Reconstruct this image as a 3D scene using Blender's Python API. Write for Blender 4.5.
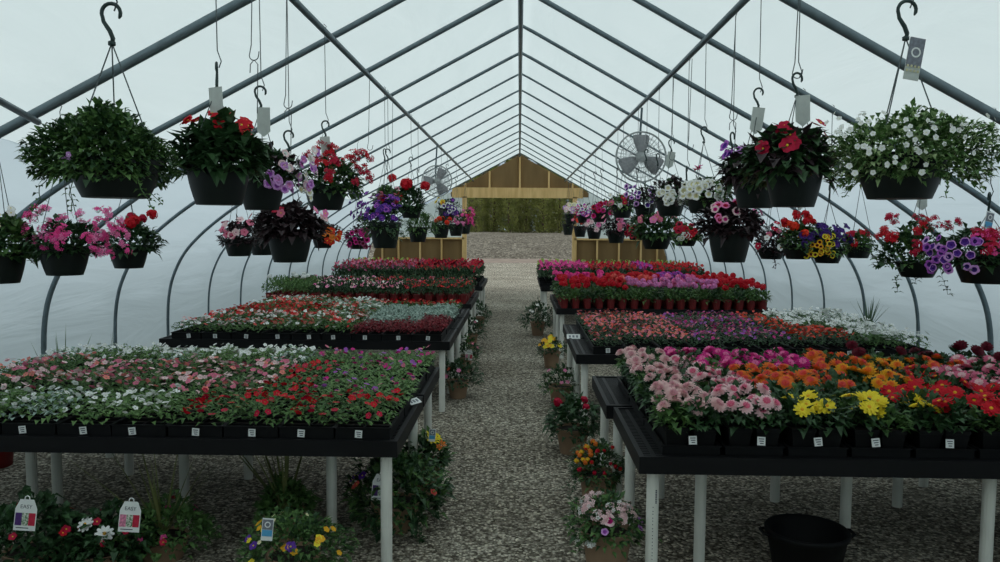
import bpy, math, random
from mathutils import Vector, Matrix, Euler
R_ = math.radians
for o in list(bpy.data.objects): bpy.data.objects.remove(o)
SC = bpy.context.scene
COL = SC.collection

# ------------------------------------------------------------------ camera, sky, exposure
F = 780.0
PITCH, YAW = math.atan(54 / 780), math.atan(19 / 782)
CAM = Vector((0, 0, 1.75))
cd = bpy.data.cameras.new('camera'); cam = bpy.data.objects.new('camera', cd); COL.objects.link(cam)
cam.location = CAM
cam.rotation_euler = (Euler((math.pi / 2 - PITCH, 0, YAW), 'XYZ').to_matrix() @ Matrix.Rotation(R_(.4), 3, 'Z')).to_euler()
cd.lens = F / 1000 * 36; cd.sensor_width = 36; cd.clip_start = 0.05; cd.clip_end = 400
SC.camera = cam
ROT = cam.rotation_euler.to_matrix()

w = bpy.data.worlds.new('overcast_sky'); SC.world = w; w.use_nodes = True
nt = w.node_tree; nt.nodes.clear()
tc = nt.nodes.new('ShaderNodeTexCoord'); sp = nt.nodes.new('ShaderNodeSeparateXYZ')
rp = nt.nodes.new('ShaderNodeValToRGB'); bg = nt.nodes.new('ShaderNodeBackground'); wo = nt.nodes.new('ShaderNodeOutputWorld')
nt.links.new(tc.outputs['Generated'], sp.inputs[0]); nt.links.new(sp.outputs['Z'], rp.inputs[0])
rp.color_ramp.elements[0].position = 0.0; rp.color_ramp.elements[0].color = (0.20, 0.26, 0.31, 1)
rp.color_ramp.elements[1].position = 0.9; rp.color_ramp.elements[1].color = (1.0, 1.09, 1.09, 1)
nt.links.new(rp.outputs[0], bg.inputs[0]); bg.inputs[1].default_value = 1.0
nt.links.new(bg.outputs[0], wo.inputs[0])

SC.view_settings.view_transform = 'Standard'; SC.view_settings.look = 'None'
SC.view_settings.gamma = 1; SC.view_settings.use_curve_mapping = False
SC.view_settings.exposure = 0.6
cy = SC.cycles
cy.max_bounces = 8; cy.diffuse_bounces = 5; cy.glossy_bounces = 2; cy.transmission_bounces = 4; cy.transparent_max_bounces = 8
cy.caustics_reflective = False; cy.caustics_refractive = False
cy.use_denoising = True


def at(px, py, d):
    """the point of the place seen at pixel px, py at distance d down the aisle"""
    v = ROT @ Vector(((px - 500) / F, -(py - 281) / F, -1))
    return CAM + v * (d / v.y)


# ------------------------------------------------------------------ materials
def lin(c):
    return tuple(((x / 255) / 12.92 if x / 255 <= .04045 else ((x / 255 + .055) / 1.055) ** 2.4) for x in c)


MATS = {}
def mat(name, rgb, rough=.6, vary=.12, scale=30, metal=0, bump=0, bscale=60, spec=.4, rgb2=None, trans=0, stretch=None):
    if name in MATS: return MATS[name]
    m = bpy.data.materials.new(name); m.use_nodes = True; n = m.node_tree; L = n.links
    b = n.nodes['Principled BSDF']; b.inputs['Roughness'].default_value = rough; b.inputs['Metallic'].default_value = metal
    b.inputs['Specular IOR Level'].default_value = spec
    c1 = lin(rgb); c2 = lin(rgb2) if rgb2 else tuple(min(1, x * (1 + vary)) for x in c1)
    c1 = c1 if rgb2 else tuple(x * (1 - vary) for x in c1)
    t = n.nodes.new('ShaderNodeTexCoord'); mp = n.nodes.new('ShaderNodeMapping'); L.new(t.outputs['Object'], mp.inputs[0])
    if stretch: mp.inputs['Scale'].default_value = stretch
    no = n.nodes.new('ShaderNodeTexNoise'); no.inputs['Scale'].default_value = scale; L.new(mp.outputs[0], no.inputs['Vector'])
    no.inputs['Detail'].default_value = 3
    r = n.nodes.new('ShaderNodeValToRGB'); L.new(no.outputs['Fac'], r.inputs[0])
    r.color_ramp.elements[0].position = .35; r.color_ramp.elements[1].position = .65
    r.color_ramp.elements[0].color = (*c1, 1); r.color_ramp.elements[1].color = (*c2, 1)
    L.new(r.outputs[0], b.inputs['Base Color'])
    if bump:
        n2 = n.nodes.new('ShaderNodeTexNoise'); n2.inputs['Scale'].default_value = bscale; L.new(mp.outputs[0], n2.inputs['Vector'])
        bp = n.nodes.new('ShaderNodeBump'); bp.inputs['Strength'].default_value = bump; bp.inputs['Distance'].default_value = .01
        L.new(n2.outputs['Fac'], bp.inputs['Height']); L.new(bp.outputs[0], b.inputs['Normal'])
    if trans:
        tr = n.nodes.new('ShaderNodeBsdfTranslucent'); L.new(r.outputs[0], tr.inputs[0])
        mx = n.nodes.new('ShaderNodeMixShader'); mx.inputs[0].default_value = trans
        L.new(b.outputs[0], mx.inputs[1]); L.new(tr.outputs[0], mx.inputs[2]); L.new(mx.outputs[0], n.nodes['Material Output'].inputs[0])
    MATS[name] = m
    return m


def gravel_mat(name, dark, light, s=42, bump=1.0):
    m = bpy.data.materials.new(name); m.use_nodes = True; n = m.node_tree; L = n.links
    b = n.nodes['Principled BSDF']; b.inputs['Roughness'].default_value = .9; b.inputs['Specular IOR Level'].default_value = .15
    t = n.nodes.new('ShaderNodeTexCoord')
    ns = n.nodes.new('ShaderNodeTexNoise'); ns.inputs['Scale'].default_value = 25; L.new(t.outputs['Object'], ns.inputs['Vector'])
    ad = n.nodes.new('ShaderNodeMixRGB'); ad.blend_type = 'ADD'; ad.inputs[0].default_value = .03
    L.new(t.outputs['Object'], ad.inputs[1]); L.new(ns.outputs['Color'], ad.inputs[2])
    v = n.nodes.new('ShaderNodeTexVoronoi'); v.inputs['Scale'].default_value = s; L.new(ad.outputs[0], v.inputs['Vector'])
    sx = n.nodes.new('ShaderNodeSeparateColor'); L.new(v.outputs['Color'], sx.inputs[0])
    r = n.nodes.new('ShaderNodeValToRGB'); L.new(sx.outputs[0], r.inputs[0])
    e = r.color_ramp.elements; e[0].color = (*lin(dark), 1); e[1].color = (*lin(light), 1)
    mid = r.color_ramp.elements.new(.55); mid.color = (*[(a + c) / 2.6 for a, c in zip(lin(dark), lin(light))], 1)
    big = n.nodes.new('ShaderNodeTexNoise'); big.inputs['Scale'].default_value = .9; big.inputs['Detail'].default_value = 4; L.new(t.outputs['Object'], big.inputs['Vector'])
    br = n.nodes.new('ShaderNodeValToRGB'); L.new(big.outputs['Fac'], br.inputs[0])
    br.color_ramp.elements[0].position = .35; br.color_ramp.elements[0].color = (.72, .70, .68, 1)
    br.color_ramp.elements[1].position = .65; br.color_ramp.elements[1].color = (1, 1, 1, 1)
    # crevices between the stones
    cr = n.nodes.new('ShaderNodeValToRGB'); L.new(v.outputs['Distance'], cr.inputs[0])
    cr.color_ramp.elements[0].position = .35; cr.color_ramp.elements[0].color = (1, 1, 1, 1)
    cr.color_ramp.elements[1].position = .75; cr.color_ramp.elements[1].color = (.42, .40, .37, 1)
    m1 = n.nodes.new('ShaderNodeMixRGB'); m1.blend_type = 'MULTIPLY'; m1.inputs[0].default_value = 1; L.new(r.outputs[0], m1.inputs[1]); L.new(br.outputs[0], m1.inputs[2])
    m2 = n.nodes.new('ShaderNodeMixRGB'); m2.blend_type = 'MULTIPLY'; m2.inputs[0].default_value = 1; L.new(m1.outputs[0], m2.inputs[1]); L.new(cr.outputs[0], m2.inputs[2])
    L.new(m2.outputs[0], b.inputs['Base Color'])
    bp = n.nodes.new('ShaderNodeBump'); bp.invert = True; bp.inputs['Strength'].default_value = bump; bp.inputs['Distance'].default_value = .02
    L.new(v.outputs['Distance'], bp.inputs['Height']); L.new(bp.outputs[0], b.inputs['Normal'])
    return m


def film_mat(nm='greenhouse_film', sc=(.6, .35, 2.2), st=.35, k=(1, 1, 1)):
    m = bpy.data.materials.new(nm); m.use_nodes = True; n = m.node_tree; L = n.links
    n.nodes.remove(n.nodes['Principled BSDF'])
    t = n.nodes.new('ShaderNodeTexCoord'); mp = n.nodes.new('ShaderNodeMapping'); mp.inputs['Scale'].default_value = sc
    L.new(t.outputs['Object'], mp.inputs[0])
    no = n.nodes.new('ShaderNodeTexNoise'); no.inputs['Scale'].default_value = 1.6; no.inputs['Detail'].default_value = 5; no.inputs['Distortion'].default_value = .8
    L.new(mp.outputs[0], no.inputs['Vector'])
    r = n.nodes.new('ShaderNodeValToRGB'); L.new(no.outputs['Fac'], r.inputs[0])
    r.color_ramp.elements[0].position = .3; r.color_ramp.elements[0].color = (.755 * k[0], .815 * k[1], .812 * k[2], 1)
    r.color_ramp.elements[1].position = .7; r.color_ramp.elements[1].color = (.80 * k[0], .855 * k[1], .85 * k[2], 1)
    tr = n.nodes.new('ShaderNodeBsdfTranslucent'); L.new(r.outputs[0], tr.inputs[0])
    df = n.nodes.new('ShaderNodeBsdfDiffuse'); df.inputs[0].default_value = (.78 * k[0], .8 * k[1], .79 * k[2], 1)
    gl = n.nodes.new('ShaderNodeBsdfGlossy'); gl.inputs['Roughness'].default_value = .35; gl.inputs[0].default_value = (.8, .8, .8, 1)
    bp = n.nodes.new('ShaderNodeBump'); bp.inputs['Strength'].default_value = st; bp.inputs['Distance'].default_value = .06
    L.new(no.outputs['Fac'], bp.inputs['Height'])
    for q in (tr, df, gl): L.new(bp.outputs[0], q.inputs['Normal'])
    m1 = n.nodes.new('ShaderNodeMixShader'); m1.inputs[0].default_value = .28; L.new(tr.outputs[0], m1.inputs[1]); L.new(df.outputs[0], m1.inputs[2])
    m2 = n.nodes.new('ShaderNodeMixShader'); m2.inputs[0].default_value = .05; L.new(m1.outputs[0], m2.inputs[1]); L.new(gl.outputs[0], m2.inputs[2])
    L.new(m2.outputs[0], n.nodes['Material Output'].inputs[0])
    return m


FILM = film_mat()
FILM_SHADED = film_mat('greenhouse_film_shaded_walls', (.3, .22, 1.7), .55, (.77, .80, .85))  # same film as the roof, the sides' dimmer, bluer shade put into its colour
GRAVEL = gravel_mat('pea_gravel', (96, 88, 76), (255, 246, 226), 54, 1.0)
BANKM = gravel_mat('bank_gravel', (112, 104, 94), (152, 144, 130), 9, .5)
GRASS = mat('mown_grass', (52, 66, 34), .95, scale=3, vary=.3)
DIRT = mat('packed_dirt', (128, 112, 100), .95, scale=2, vary=.2)
STEEL = mat('galvanised_steel', (104, 118, 124), .45, .12, 12, metal=.35)
WIREM = mat('hanging_wire_steel', (80, 88, 90), .5, .1, metal=.4)
PVC = mat('white_pvc', (226, 226, 218), .4, .05, 5)
BLACKP = mat('black_bench_plastic', (10, 11, 14), .55, .12, 9, spec=.25)
TRAYP = mat('black_tray_plastic', (10, 11, 13), .6, .1, 14, spec=.2)
POTG = mat('dark_green_pot_plastic', (10, 20, 18), .5, .12, 10, spec=.3)
REDPOT = mat('red_pot_plastic', (118, 30, 32), .5, .15, 12)
TANPOT = mat('tan_pot_clay_plastic', (150, 122, 98), .7, .1, 6)
REDBUCK = mat('red_bucket_plastic', (130, 22, 22), .5, .1, 6)
SOIL = mat('potting_soil', (34, 26, 20), .95, .4, 60, bump=.5)
PLY = mat('plywood', (112, 88, 54), .8, scale=3, rgb2=(132, 106, 68), stretch=(1, 1, .2))
STUD = mat('pine_lumber', (226, 190, 132), .75, scale=4, rgb2=(206, 168, 108), stretch=(3, 3, .4))
LABELW = mat('white_label', (228, 230, 228), .5, .03)
INK = mat('label_print', (70, 72, 84), .6, .1)
STICK = mat('translucent_grey_tag', (214, 218, 214), .4, .06, trans=.4)
TAGBLUE = mat('tag_blue', (80, 160, 205), .5, .1)
TAGGREY = mat('tag_photo_grey', (120, 124, 134), .5, .2, 90)
TAGRED = mat('tag_red', (190, 30, 62), .5, .15, 80)
TAGPUR = mat('tag_purple', (74, 40, 110), .5, .15, 80)
TAGGRN = mat('tag_green', (60, 110, 60), .5, .3, 120, rgb2=(225, 225, 215))
HOOKP = mat('green_hook_plastic', (38, 56, 54), .5, .1)
FANGREY = mat('fan_grey_metal', (168, 172, 172), .45, .08, metal=.2)
FANBLADE = mat('fan_blade_grey', (160, 160, 164), .5, .06)
BARK = mat('bark', (92, 76, 62), .9, .3, 8)
# leaf tones
LEAF = {
 'mid': mat('leaf_mid_green', (58, 90, 46), .6, scale=22, rgb2=(92, 126, 66), trans=.15),
 'lush': mat('leaf_fresh_green', (74, 108, 56), .6, scale=22, rgb2=(116, 148, 88), trans=.15),
 'deep': mat('leaf_deep_green', (34, 62, 34), .5, scale=22, rgb2=(56, 88, 50), trans=.1),
 'blue': mat('leaf_grey_green', (52, 78, 56), .55, scale=22, rgb2=(78, 104, 70), trans=.1),
 'dark': mat('leaf_bronze_purple', (40, 30, 34), .5, scale=22, rgb2=(62, 44, 48), trans=.1),
 'pale': mat('leaf_silver', (128, 150, 138), .8, scale=22, rgb2=(176, 194, 184), trans=.1),
 'wine': mat('leaf_wine_red', (96, 16, 28), .6, scale=22, rgb2=(140, 28, 42), trans=.15),
 'hedge': mat('leaf_hedge_green', (122, 130, 70), .8, scale=1.2, rgb2=(186, 188, 118), trans=.1),
 'olive': mat('leaf_olive', (150, 142, 116), .8, scale=1.2, rgb2=(180, 172, 144), trans=.1),
 'olive2': mat('leaf_dracaena', (104, 112, 66), .6, scale=5, rgb2=(132, 136, 84), trans=.15),
 'var': mat('leaf_variegated', (84, 122, 62), .6, scale=40, rgb2=(186, 204, 152), trans=.15),
}
PET = {
 'red': (206, 20, 40), 'crimson': (190, 16, 60), 'orangered': (232, 60, 36), 'pink': (248, 134, 188), 'hotpink': (252, 84, 164),
 'magenta': (214, 40, 140), 'palepink': (244, 208, 210), 'rose': (226, 120, 150), 'white': (246, 246, 240), 'lavender': (206, 150, 214),
 'violet': (170, 90, 190), 'purple': (92, 48, 150), 'deeppurple': (60, 34, 110), 'yellow': (246, 222, 60), 'gold': (238, 176, 40),
 'orange': (238, 130, 50), 'coral': (232, 92, 84), 'maroon': (104, 14, 36), 'salmon': (240, 140, 130), 'lilacpink': (226, 140, 200),
 'cream': (230, 224, 180), 'green': (150, 170, 80), 'dusk': (150, 70, 110), 'blush': (236, 200, 198), 'blush2': (214, 158, 166)}
def pm(c): return mat('petal_' + c, PET[c], .55, .14, 25, trans=.2, spec=.25)


# ------------------------------------------------------------------ mesh building
class MB:
    def __init__(s): s.v = []; s.f = []; s.m = []
    def add(s, vs, fs, m=0, M=None):
        k = len(s.v)
        s.v += [tuple(M @ Vector(p)) if M is not None else tuple(p) for p in vs]
        s.f += [tuple(i + k for i in f) for f in fs]; s.m += [m] * len(fs)
    def box(s, c, d, m=0, M=None):
        x, y, z = c; a, b, h = d[0] / 2, d[1] / 2, d[2] / 2
        vs = [(x + i * a, y + j * b, z + k * h) for k in (-1, 1) for j in (-1, 1) for i in (-1, 1)]
        s.add(vs, [(0, 2, 3, 1), (4, 5, 7, 6), (0, 1, 5, 4), (2, 6, 7, 3), (0, 4, 6, 2), (1, 3, 7, 5)], m, M)
    def lathe(s, prof, n=20, m=0, M=None, sx=1):
        vs = [(r * math.cos(2 * math.pi * i / n) * sx, r * math.sin(2 * math.pi * i / n), z) for r, z in prof for i in range(n)]
        fs = [(j * n + i, j * n + (i + 1) % n, (j + 1) * n + (i + 1) % n, (j + 1) * n + i) for j in range(len(prof) - 1) for i in range(n)]
        s.add(vs, fs, m, M)
    def tube(s, pts, r, n=8, m=0, cap=True):
        pts = [Vector(p) for p in pts]; vs = []; up = None
        for i, p in enumerate(pts):
            t = (pts[min(i + 1, len(pts) - 1)] - pts[max(i - 1, 0)]).normalized()
            if up is None: up = Vector((0, 0, 1)) if abs(t.z) < .9 else Vector((1, 0, 0))
            a = t.cross(up)
            if a.length < 1e-4: a = t.cross(Vector((0, 1, 0)))
            a.normalize(); b = a.cross(t); up = b
            rr = r[i] if isinstance(r, (list, tuple)) else r
            vs += [p + (a * math.cos(2 * math.pi * k / n) + b * math.sin(2 * math.pi * k / n)) * rr for k in range(n)]
        fs = [(j * n + k, j * n + (k + 1) % n, (j + 1) * n + (k + 1) % n, (j + 1) * n + k) for j in range(len(pts) - 1) for k in range(n)]
        if cap: fs += [tuple(range(n - 1, -1, -1)), tuple((len(pts) - 1) * n + k for k in range(n))]
        s.add(vs, fs, m)
    def leaf(s, p, d, ln, wd, m=0, droop=.25, up=None):
        d = d.normalized()
        side = d.cross(Vector((0, 0, 1)))
        if side.length < .1: side = d.cross(Vector((1, 0, 0)))
        side.normalize(); n = side.cross(d)
        a = p + d * ln * .5 + n * ln * .06
        s.add([p, a + side * wd * .5 + n * wd * .15, a, a - side * wd * .5 + n * wd * .15, p + d * ln - Vector((0, 0, droop * ln))],
              [(0, 1, 2), (0, 2, 3), (1, 4, 2), (2, 4, 3)], m)
    def mesh(s, name, mats, smooth=False):
        me = bpy.data.meshes.new(name); me.from_pydata(s.v, [], s.f)
        for x in mats: me.materials.append(x)
        if len(mats) > 1: me.polygons.foreach_set('material_index', s.m)
        if smooth: me.polygons.foreach_set('use_smooth', [True] * len(me.polygons))
        me.update(); return me


def frame(n, spin=0):
    n = n.normalized(); q = n.to_track_quat('Z', 'Y').to_matrix().to_4x4()
    return q @ Matrix.Rotation(spin, 4, 'Z')


def petals(mb, n, r, w, z0, z1, r0=.1, spin=0, m=0, M=None, cup=0, bend=.0):
    """a ring of n petals from radius r0 to r"""
    for i in range(n):
        a = 2 * math.pi * i / n + spin; c, s_ = math.cos(a), math.sin(a); rm = r0 + (r - r0) * .6
        P = lambda rr, t, z: (rr * c - t * s_, rr * s_ + t * c, z)
        zm = z0 + (z1 - z0) * .6 + bend
        mb.add([P(r0, 0, z0), P(rm, w * .5, zm + cup), P(rm, -w * .5, zm + cup), P(r, w * .22, z1), P(r, -w * .22, z1), P(rm, 0, zm)],
               [(0, 2, 5), (0, 5, 1), (1, 5, 4, 3)[:3] if False else (1, 5, 3), (5, 4, 3), (5, 2, 4)], m, M)


FC = {}
def flower_mesh(kind, cols, var=0):
    """bloom of unit radius facing +Z"""
    key = (kind, cols, var)
    if key in FC: return FC[key]
    rn = random.Random(repr(key)); mb = MB(); cs = cols.split('/')
    if kind == 'single':
        petals(mb, 5, 1, 1.05, 0, .12, .05, rn.random(), 0, None, .05)
        mb.lathe([(.16, .0), (.16, .12), (0.001, .16)], 6, 1)
        ms = [pm(cs[0]), pm(cs[1] if len(cs) > 1 else 'yellow')]
    elif kind == 'petunia':
        n = 20; vs = []; rr = [(.04, -.55), (.22, -.25), (.5, .02), (.78, .12), (1, .08)]
        for k, (r, z) in enumerate(rr):
            for i in range(n):
                a = 2 * math.pi * i / n; lob = 1 - (.14 * abs(math.sin(2.5 * a)) ** 3 if k > 2 else 0)
                vs.append((r * lob * math.cos(a), r * lob * math.sin(a), z + (.06 * math.cos(5 * a) if k > 2 else 0)))
        for k in range(4):
            mb.add(vs, [(k * n + i, k * n + (i + 1) % n, (k + 1) * n + (i + 1) % n, (k + 1) * n + i) for i in range(n)], (1 if k < 2 else 0) if len(cs) < 3 else (1 if k < 3 else 0))
        ms = [pm(cs[0]), pm(cs[1] if len(cs) > 1 else 'deeppurple')]
    elif kind == 'dahlia':
        for k, (r, z, n) in enumerate([(1, .0, 12), (.86, .12, 12), (.68, .24, 10), (.48, .34, 9), (.28, .42, 6)]):
            petals(mb, n, r * rn.uniform(.95, 1.05), .42 * (r * .5 + .5), z, z + .14 + .1 * k * .3, .05, rn.random() * 3, 0 if (len(cs) < 2 or k < 3) else 1, None, .05)
        mb.lathe([(.9, -.0), (.5, -.3), (.12, -.45), (.001, -.45)], 8, 2)
        ms = [pm(cs[0]), pm(cs[1] if len(cs) > 1 else cs[0]), LEAF['deep']]
    elif kind == 'open':   # open dahlia with a yellow eye
        for k, (r, z, n) in enumerate([(1, .0, 10), (.8, .1, 10), (.55, .18, 8)]):
            petals(mb, n, r, .5 * (r * .5 + .5), z, z + .12, .05, rn.random() * 3, 0, None, .05)
        mb.lathe([(.2, .1), (.2, .26), (.1, .32), (.001, .33)], 8, 1)
        ms = [pm(cs[0]), pm(cs[1] if len(cs) > 1 else 'gold')]
    elif kind == 'head':   # domed cluster of small five-petalled florets
        N = 26
        for i in range(N):
            z = 1 - (i + .5) / N * 1.35; a = i * 2.4 + rn.random(); q = math.sqrt(max(0, 1 - z * z))
            d = Vector((q * math.cos(a), q * math.sin(a), z)); M = Matrix.Translation(d * rn.uniform(.66, .85)) @ frame(d, rn.random() * 3) @ Matrix.Scale(.34, 4)
            petals(mb, 5, 1, .95, 0, .15, .05, 0, rn.choice((0, 0, 0, 1)) if len(cs) > 1 else 0, M, .05)
        mb.lathe([(.001, -.4), (.45, -.1), (.55, .2), (.4, .5), (.001, .62)], 8, 0)
        ms = [pm(cs[0]), pm(cs[1] if len(cs) > 1 else cs[0])]
    elif kind == 'spray':  # loose spray of starry florets
        for i in range(9):
            d = Vector((rn.uniform(-.75, .75), rn.uniform(-.75, .75), rn.uniform(-.1, .5)))
            M = Matrix.Translation(d) @ frame(Vector((d.x, d.y, .7)), rn.random() * 3) @ Matrix.Scale(.42, 4)
            petals(mb, 5, 1, .62, 0, .1, .05, 0, rn.choice((0, 0, 1)) if len(cs) > 1 else 0, M, .05)
            mb.tube([d, d * .3 + Vector((0, 0, -.6))], .03, 3, 2, False)
        ms = [pm(cs[0]), pm(cs[1] if len(cs) > 1 else cs[0]), LEAF['mid']]
    elif kind == 'lily':
        petals(mb, 6, 1, .5, 0, .45, .05, 0, 0, None, .1)
        mb.tube([(0, 0, 0), (0, 0, .5)], .05, 5, 1)
        ms = [pm(cs[0]), pm('gold')]
    FC[key] = mb.mesh(kind + '_bloom', ms); return FC[key]


def foliage_mesh(rx, ry, rz, n, ln, wd, lm, seed, up=.5, base=-.3, trail=0, m2=None, bloom=None, flat=False):
    """leaf mass: ellipsoid dome (or flat mat) centred on the origin"""
    rn = random.Random(seed); mb = MB()
    for i in range(n):
        z = rn.uniform(base, 1); a = rn.uniform(0, 2 * math.pi); q = math.sqrt(max(0, 1 - z * z)); k = rn.uniform(.5, 1.0) ** .6
        lump = 1 + .13 * math.sin(3 * a + seed) + .1 * math.sin(5 * z + 2 * a)
        p = Vector((q * math.cos(a) * rx, q * math.sin(a) * ry, z * rz)) * k * lump
        d = Vector((q * math.cos(a), q * math.sin(a), z * .5 + up)) + Vector((rn.gauss(0, .45), rn.gauss(0, .45), rn.gauss(0, .35)))
        s = rn.uniform(.7, 1.25)
        mb.leaf(p, d, ln * s, wd * s, 1 if (m2 and rn.random() < .35) else 0, rn.uniform(0, .5))
    for i in range(int(trail * .6)):
        a = rn.uniform(0, 2 * math.pi); p = Vector((math.cos(a) * rx * .85, math.sin(a) * ry * .85, rz * base * .3))
        L_ = rn.uniform(.3, .8) * rz * 1.1; stem = [p.copy()]; q = p.copy()
        for j in range(7):
            q = q + Vector((math.cos(a) * .012, math.sin(a) * .012, -L_ / 7)) + Vector((rn.gauss(0, .006), rn.gauss(0, .006), 0)); stem.append(q.copy())
            for s in (0, 1):
                mb.leaf(q, Vector((rn.gauss(0, 1), rn.gauss(0, 1), rn.uniform(-.2, .6))), ln * .8, wd * .8, 0)
        mb.tube(stem, .0016, 4)
    return mb.mesh('foliage', [LEAF[lm]] + ([LEAF[m2]] if m2 else []))


def obj(name, me, parent=None, loc=None, rot=None, sc=None, label=None):
    o = bpy.data.objects.new(name, me); COL.objects.link(o)
    if parent is not None: o.parent = parent
    if loc is not None: o.location = loc
    if rot is not None: o.rotation_euler = rot
    if sc is not None: o.scale = (sc, sc, sc) if isinstance(sc, (int, float)) else sc
    if label: o['label'] = label
    return o


def thing(name, label, cat, loc=(0, 0, 0), rz=0, group=None, me=None):
    o = obj(name, me, None, loc, (0, 0, rz)); o['label'] = label; o['category'] = cat
    if group: o['group'] = group
    return o


def struct(name, me, label=None, loc=(0, 0, 0)):
    o = obj(name, me, None, loc); o['kind'] = 'structure'
    if label: o['label'] = label
    return o


ORD = 'first second third fourth fifth sixth seventh eighth ninth tenth eleventh twelfth thirteenth fourteenth fifteenth sixteenth seventeenth eighteenth nineteenth twentieth twenty-first twenty-second'.split()

# ------------------------------------------------------------------ shell
PROF = [(0, 3.76), (.12, 3.70), (1.2, 3.11), (2.18, 2.585), (2.89, 2.21), (3.2, 2.02), (3.47, 1.83), (3.72, 1.62), (3.9, 1.42), (4.02, 1.2), (4.09, .97), (4.12, .65), (4.12, 0)]
def smooth_profile(P, n=4):
    out = []
    for i in range(len(P) - 1):
        p0, p1, p2, p3 = P[max(i - 1, 0)], P[i], P[i + 1], P[min(i + 2, len(P) - 1)]
        for k in range(n):
            t = k / n
            out.append(tuple(.5 * (2 * b + (c - a) * t + (2 * a - 5 * b + 4 * c - d) * t * t + (3 * b - a - 3 * c + d) * t ** 3) for a, b, c, d in zip(p0, p1, p2, p3)))
    return out + [P[-1]]
PSM = PROF[:4] + smooth_profile(PROF[4:])   # straight roof pitch, then the rounded side
HOOPS = [7.95 + 1.22 * k for k in range(-7, 12)]
Y0, Y1 = -1.6, 21.6


def ox(x):
    """the house stands a little off the ridge line: its sides lean a few centimetres one way"""
    return x - .07 * min(1, abs(x) / 3)


def prof_h(x):
    x = abs(x)
    for (a, h), (b, g) in zip(PROF, PROF[1:]):
        if a <= x <= b and b > a: return h + (g - h) * (x - a) / (b - a)
    return 1


def sheet(i0, i1, sgn, name, lab):
    mb = MB(); pts = PSM[4:]; off = .034
    ys = []
    y = Y0
    while y < Y1: ys.append(y); y += .305
    ys.append(Y1)
    vs = []
    for y in ys:
        ph = ((y - 7.95) / 1.22) % 1; sag = .045 * math.sin(math.pi * ph) ** 2
        for x, h in pts:
            o = off - sag * (1 if h > 1 else .4)
            vs.append((ox(sgn * (x + (o if h < 2.2 else o * .5 if x > 0 else 0))), y, h + (o if h >= 2.2 else o * .5 if h > 1 else 0)))
    k = len(pts)
    fs = [(j * k + i, (j + 1) * k + i, (j + 1) * k + i + 1, j * k + i + 1) for j in range(len(ys) - 1) for i in range(k - 1)]
    mb.add(vs, fs)
    return struct(name, mb.mesh(name, [FILM_SHADED], True), lab)


# the roof as one sheet, then the curved side walls
mb = MB(); pts = [(-x, h) for x, h in PROF[4::-1]] + PROF[1:5]
ys = [Y0 + .305 * i for i in range(int((Y1 - Y0) / .305) + 1)] + [Y1]
vs = []
for y in ys:
    ph = ((y - 7.95) / 1.22) % 1; sag = .045 * math.sin(math.pi * ph) ** 2
    vs += [(ox(x * 1.005), y, h + .036 - sag * min(1, abs(x))) for x, h in pts]
k = len(pts)
mb.add(vs, [(j * k + i, (j + 1) * k + i, (j + 1) * k + i + 1, j * k + i + 1) for j in range(len(ys) - 1) for i in range(k - 1)])
struct('ceiling', mb.mesh('ceiling', [FILM], True), 'white translucent film roof stretched over the hoops')
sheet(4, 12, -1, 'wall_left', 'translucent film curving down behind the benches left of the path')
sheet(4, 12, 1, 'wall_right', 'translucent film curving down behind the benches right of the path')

tn = 0
for d in HOOPS:
    mb = MB(); mb.tube([(ox(-x), d, h) for x, h in PSM[::-1]] + [(ox(x), d, h) for x, h in PSM[1:]], .029 if d < 5 else .023 if d < 7 else .018 if d < 10 else .0135, 8)
    tn += 1; struct('trim_%d' % tn, mb.mesh('hoop', [STEEL], True), 'grey steel hoop carrying the film')
for X, Z, r in ((-.005, 3.69, .024), (-1.275, 3.01, .021), (1.245, 3.02, .021)):
    mb = MB(); mb.tube([(X, Y0, Z), (X, 8, Z), (X, Y1, Z)], r, 8)
    tn += 1; struct('trim_%d' % tn, mb.mesh('purlin', [STEEL], True), 'grey steel pipe running the length of the roof')
for s in (-1, 1):
    mb = MB(); mb.tube([(s * 2.66, 4.29, 2.31), (s * 2.4, 3.07, 2.42), (s * 2.2, 1.8, 2.52)], .019, 8)
    tn += 1; struct('trim_%d' % tn, mb.mesh('brace', [STEEL], True), 'short steel brace pipe joining two hoops')
for s in (-1, 1):   # timber base boards along the sides
    mb = MB(); mb.box((s * 4.18 - .07, 10, .12), (.04, 23.2, .24))
    struct('baseboard_' + ('left' if s < 0 else 'right'), mb.mesh('board', [STUD]))

# floor and outdoors
mb = MB(); mb.add([(-4.25, -12, 0), (4.25, -12, 0), (4.25, 21.8, 0), (-4.25, 21.8, 0), (-60, 21.8, 0), (60, 21.8, 0), (60, 38, 0), (-60, 38, 0)], [(0, 1, 2, 3), (4, 5, 6, 7)])
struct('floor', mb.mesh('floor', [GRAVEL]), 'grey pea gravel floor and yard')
mb = MB()
for s in (-1, 1): mb.add([(s * 4.25, -30, 0), (s * 90, -30, 0), (s * 90, 21.8, 0), (s * 4.25, 21.8, 0)], [(0, 1, 2, 3) if s > 0 else (3, 2, 1, 0)])
struct('ground_lawn', mb.mesh('lawn', [GRASS]), 'dark grass outside the side walls')
mb = MB(); mb.add([(-90, 38, 0), (90, 38, 0), (90, 46, 0), (-90, 46, 0), (90, 150, .0), (-90, 150, .0)], [(0, 1, 2, 3), (3, 2, 4, 5)])
struct('ground', mb.mesh('ground', [DIRT]), 'packed brown dirt yard outside')
mb = MB(); vs = []; rn = random.Random(3)
nx = 60
for j, (y, z) in enumerate([(43, -.02), (44.5, .35), (47, .9), (50, 1.25), (53, 1.34), (90, 1.36)]):
    for i in range(nx + 1): vs.append((-60 + 2 * i, y + rn.uniform(-.3, .3), z + (rn.uniform(-.06, .06) if j else 0)))
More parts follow.
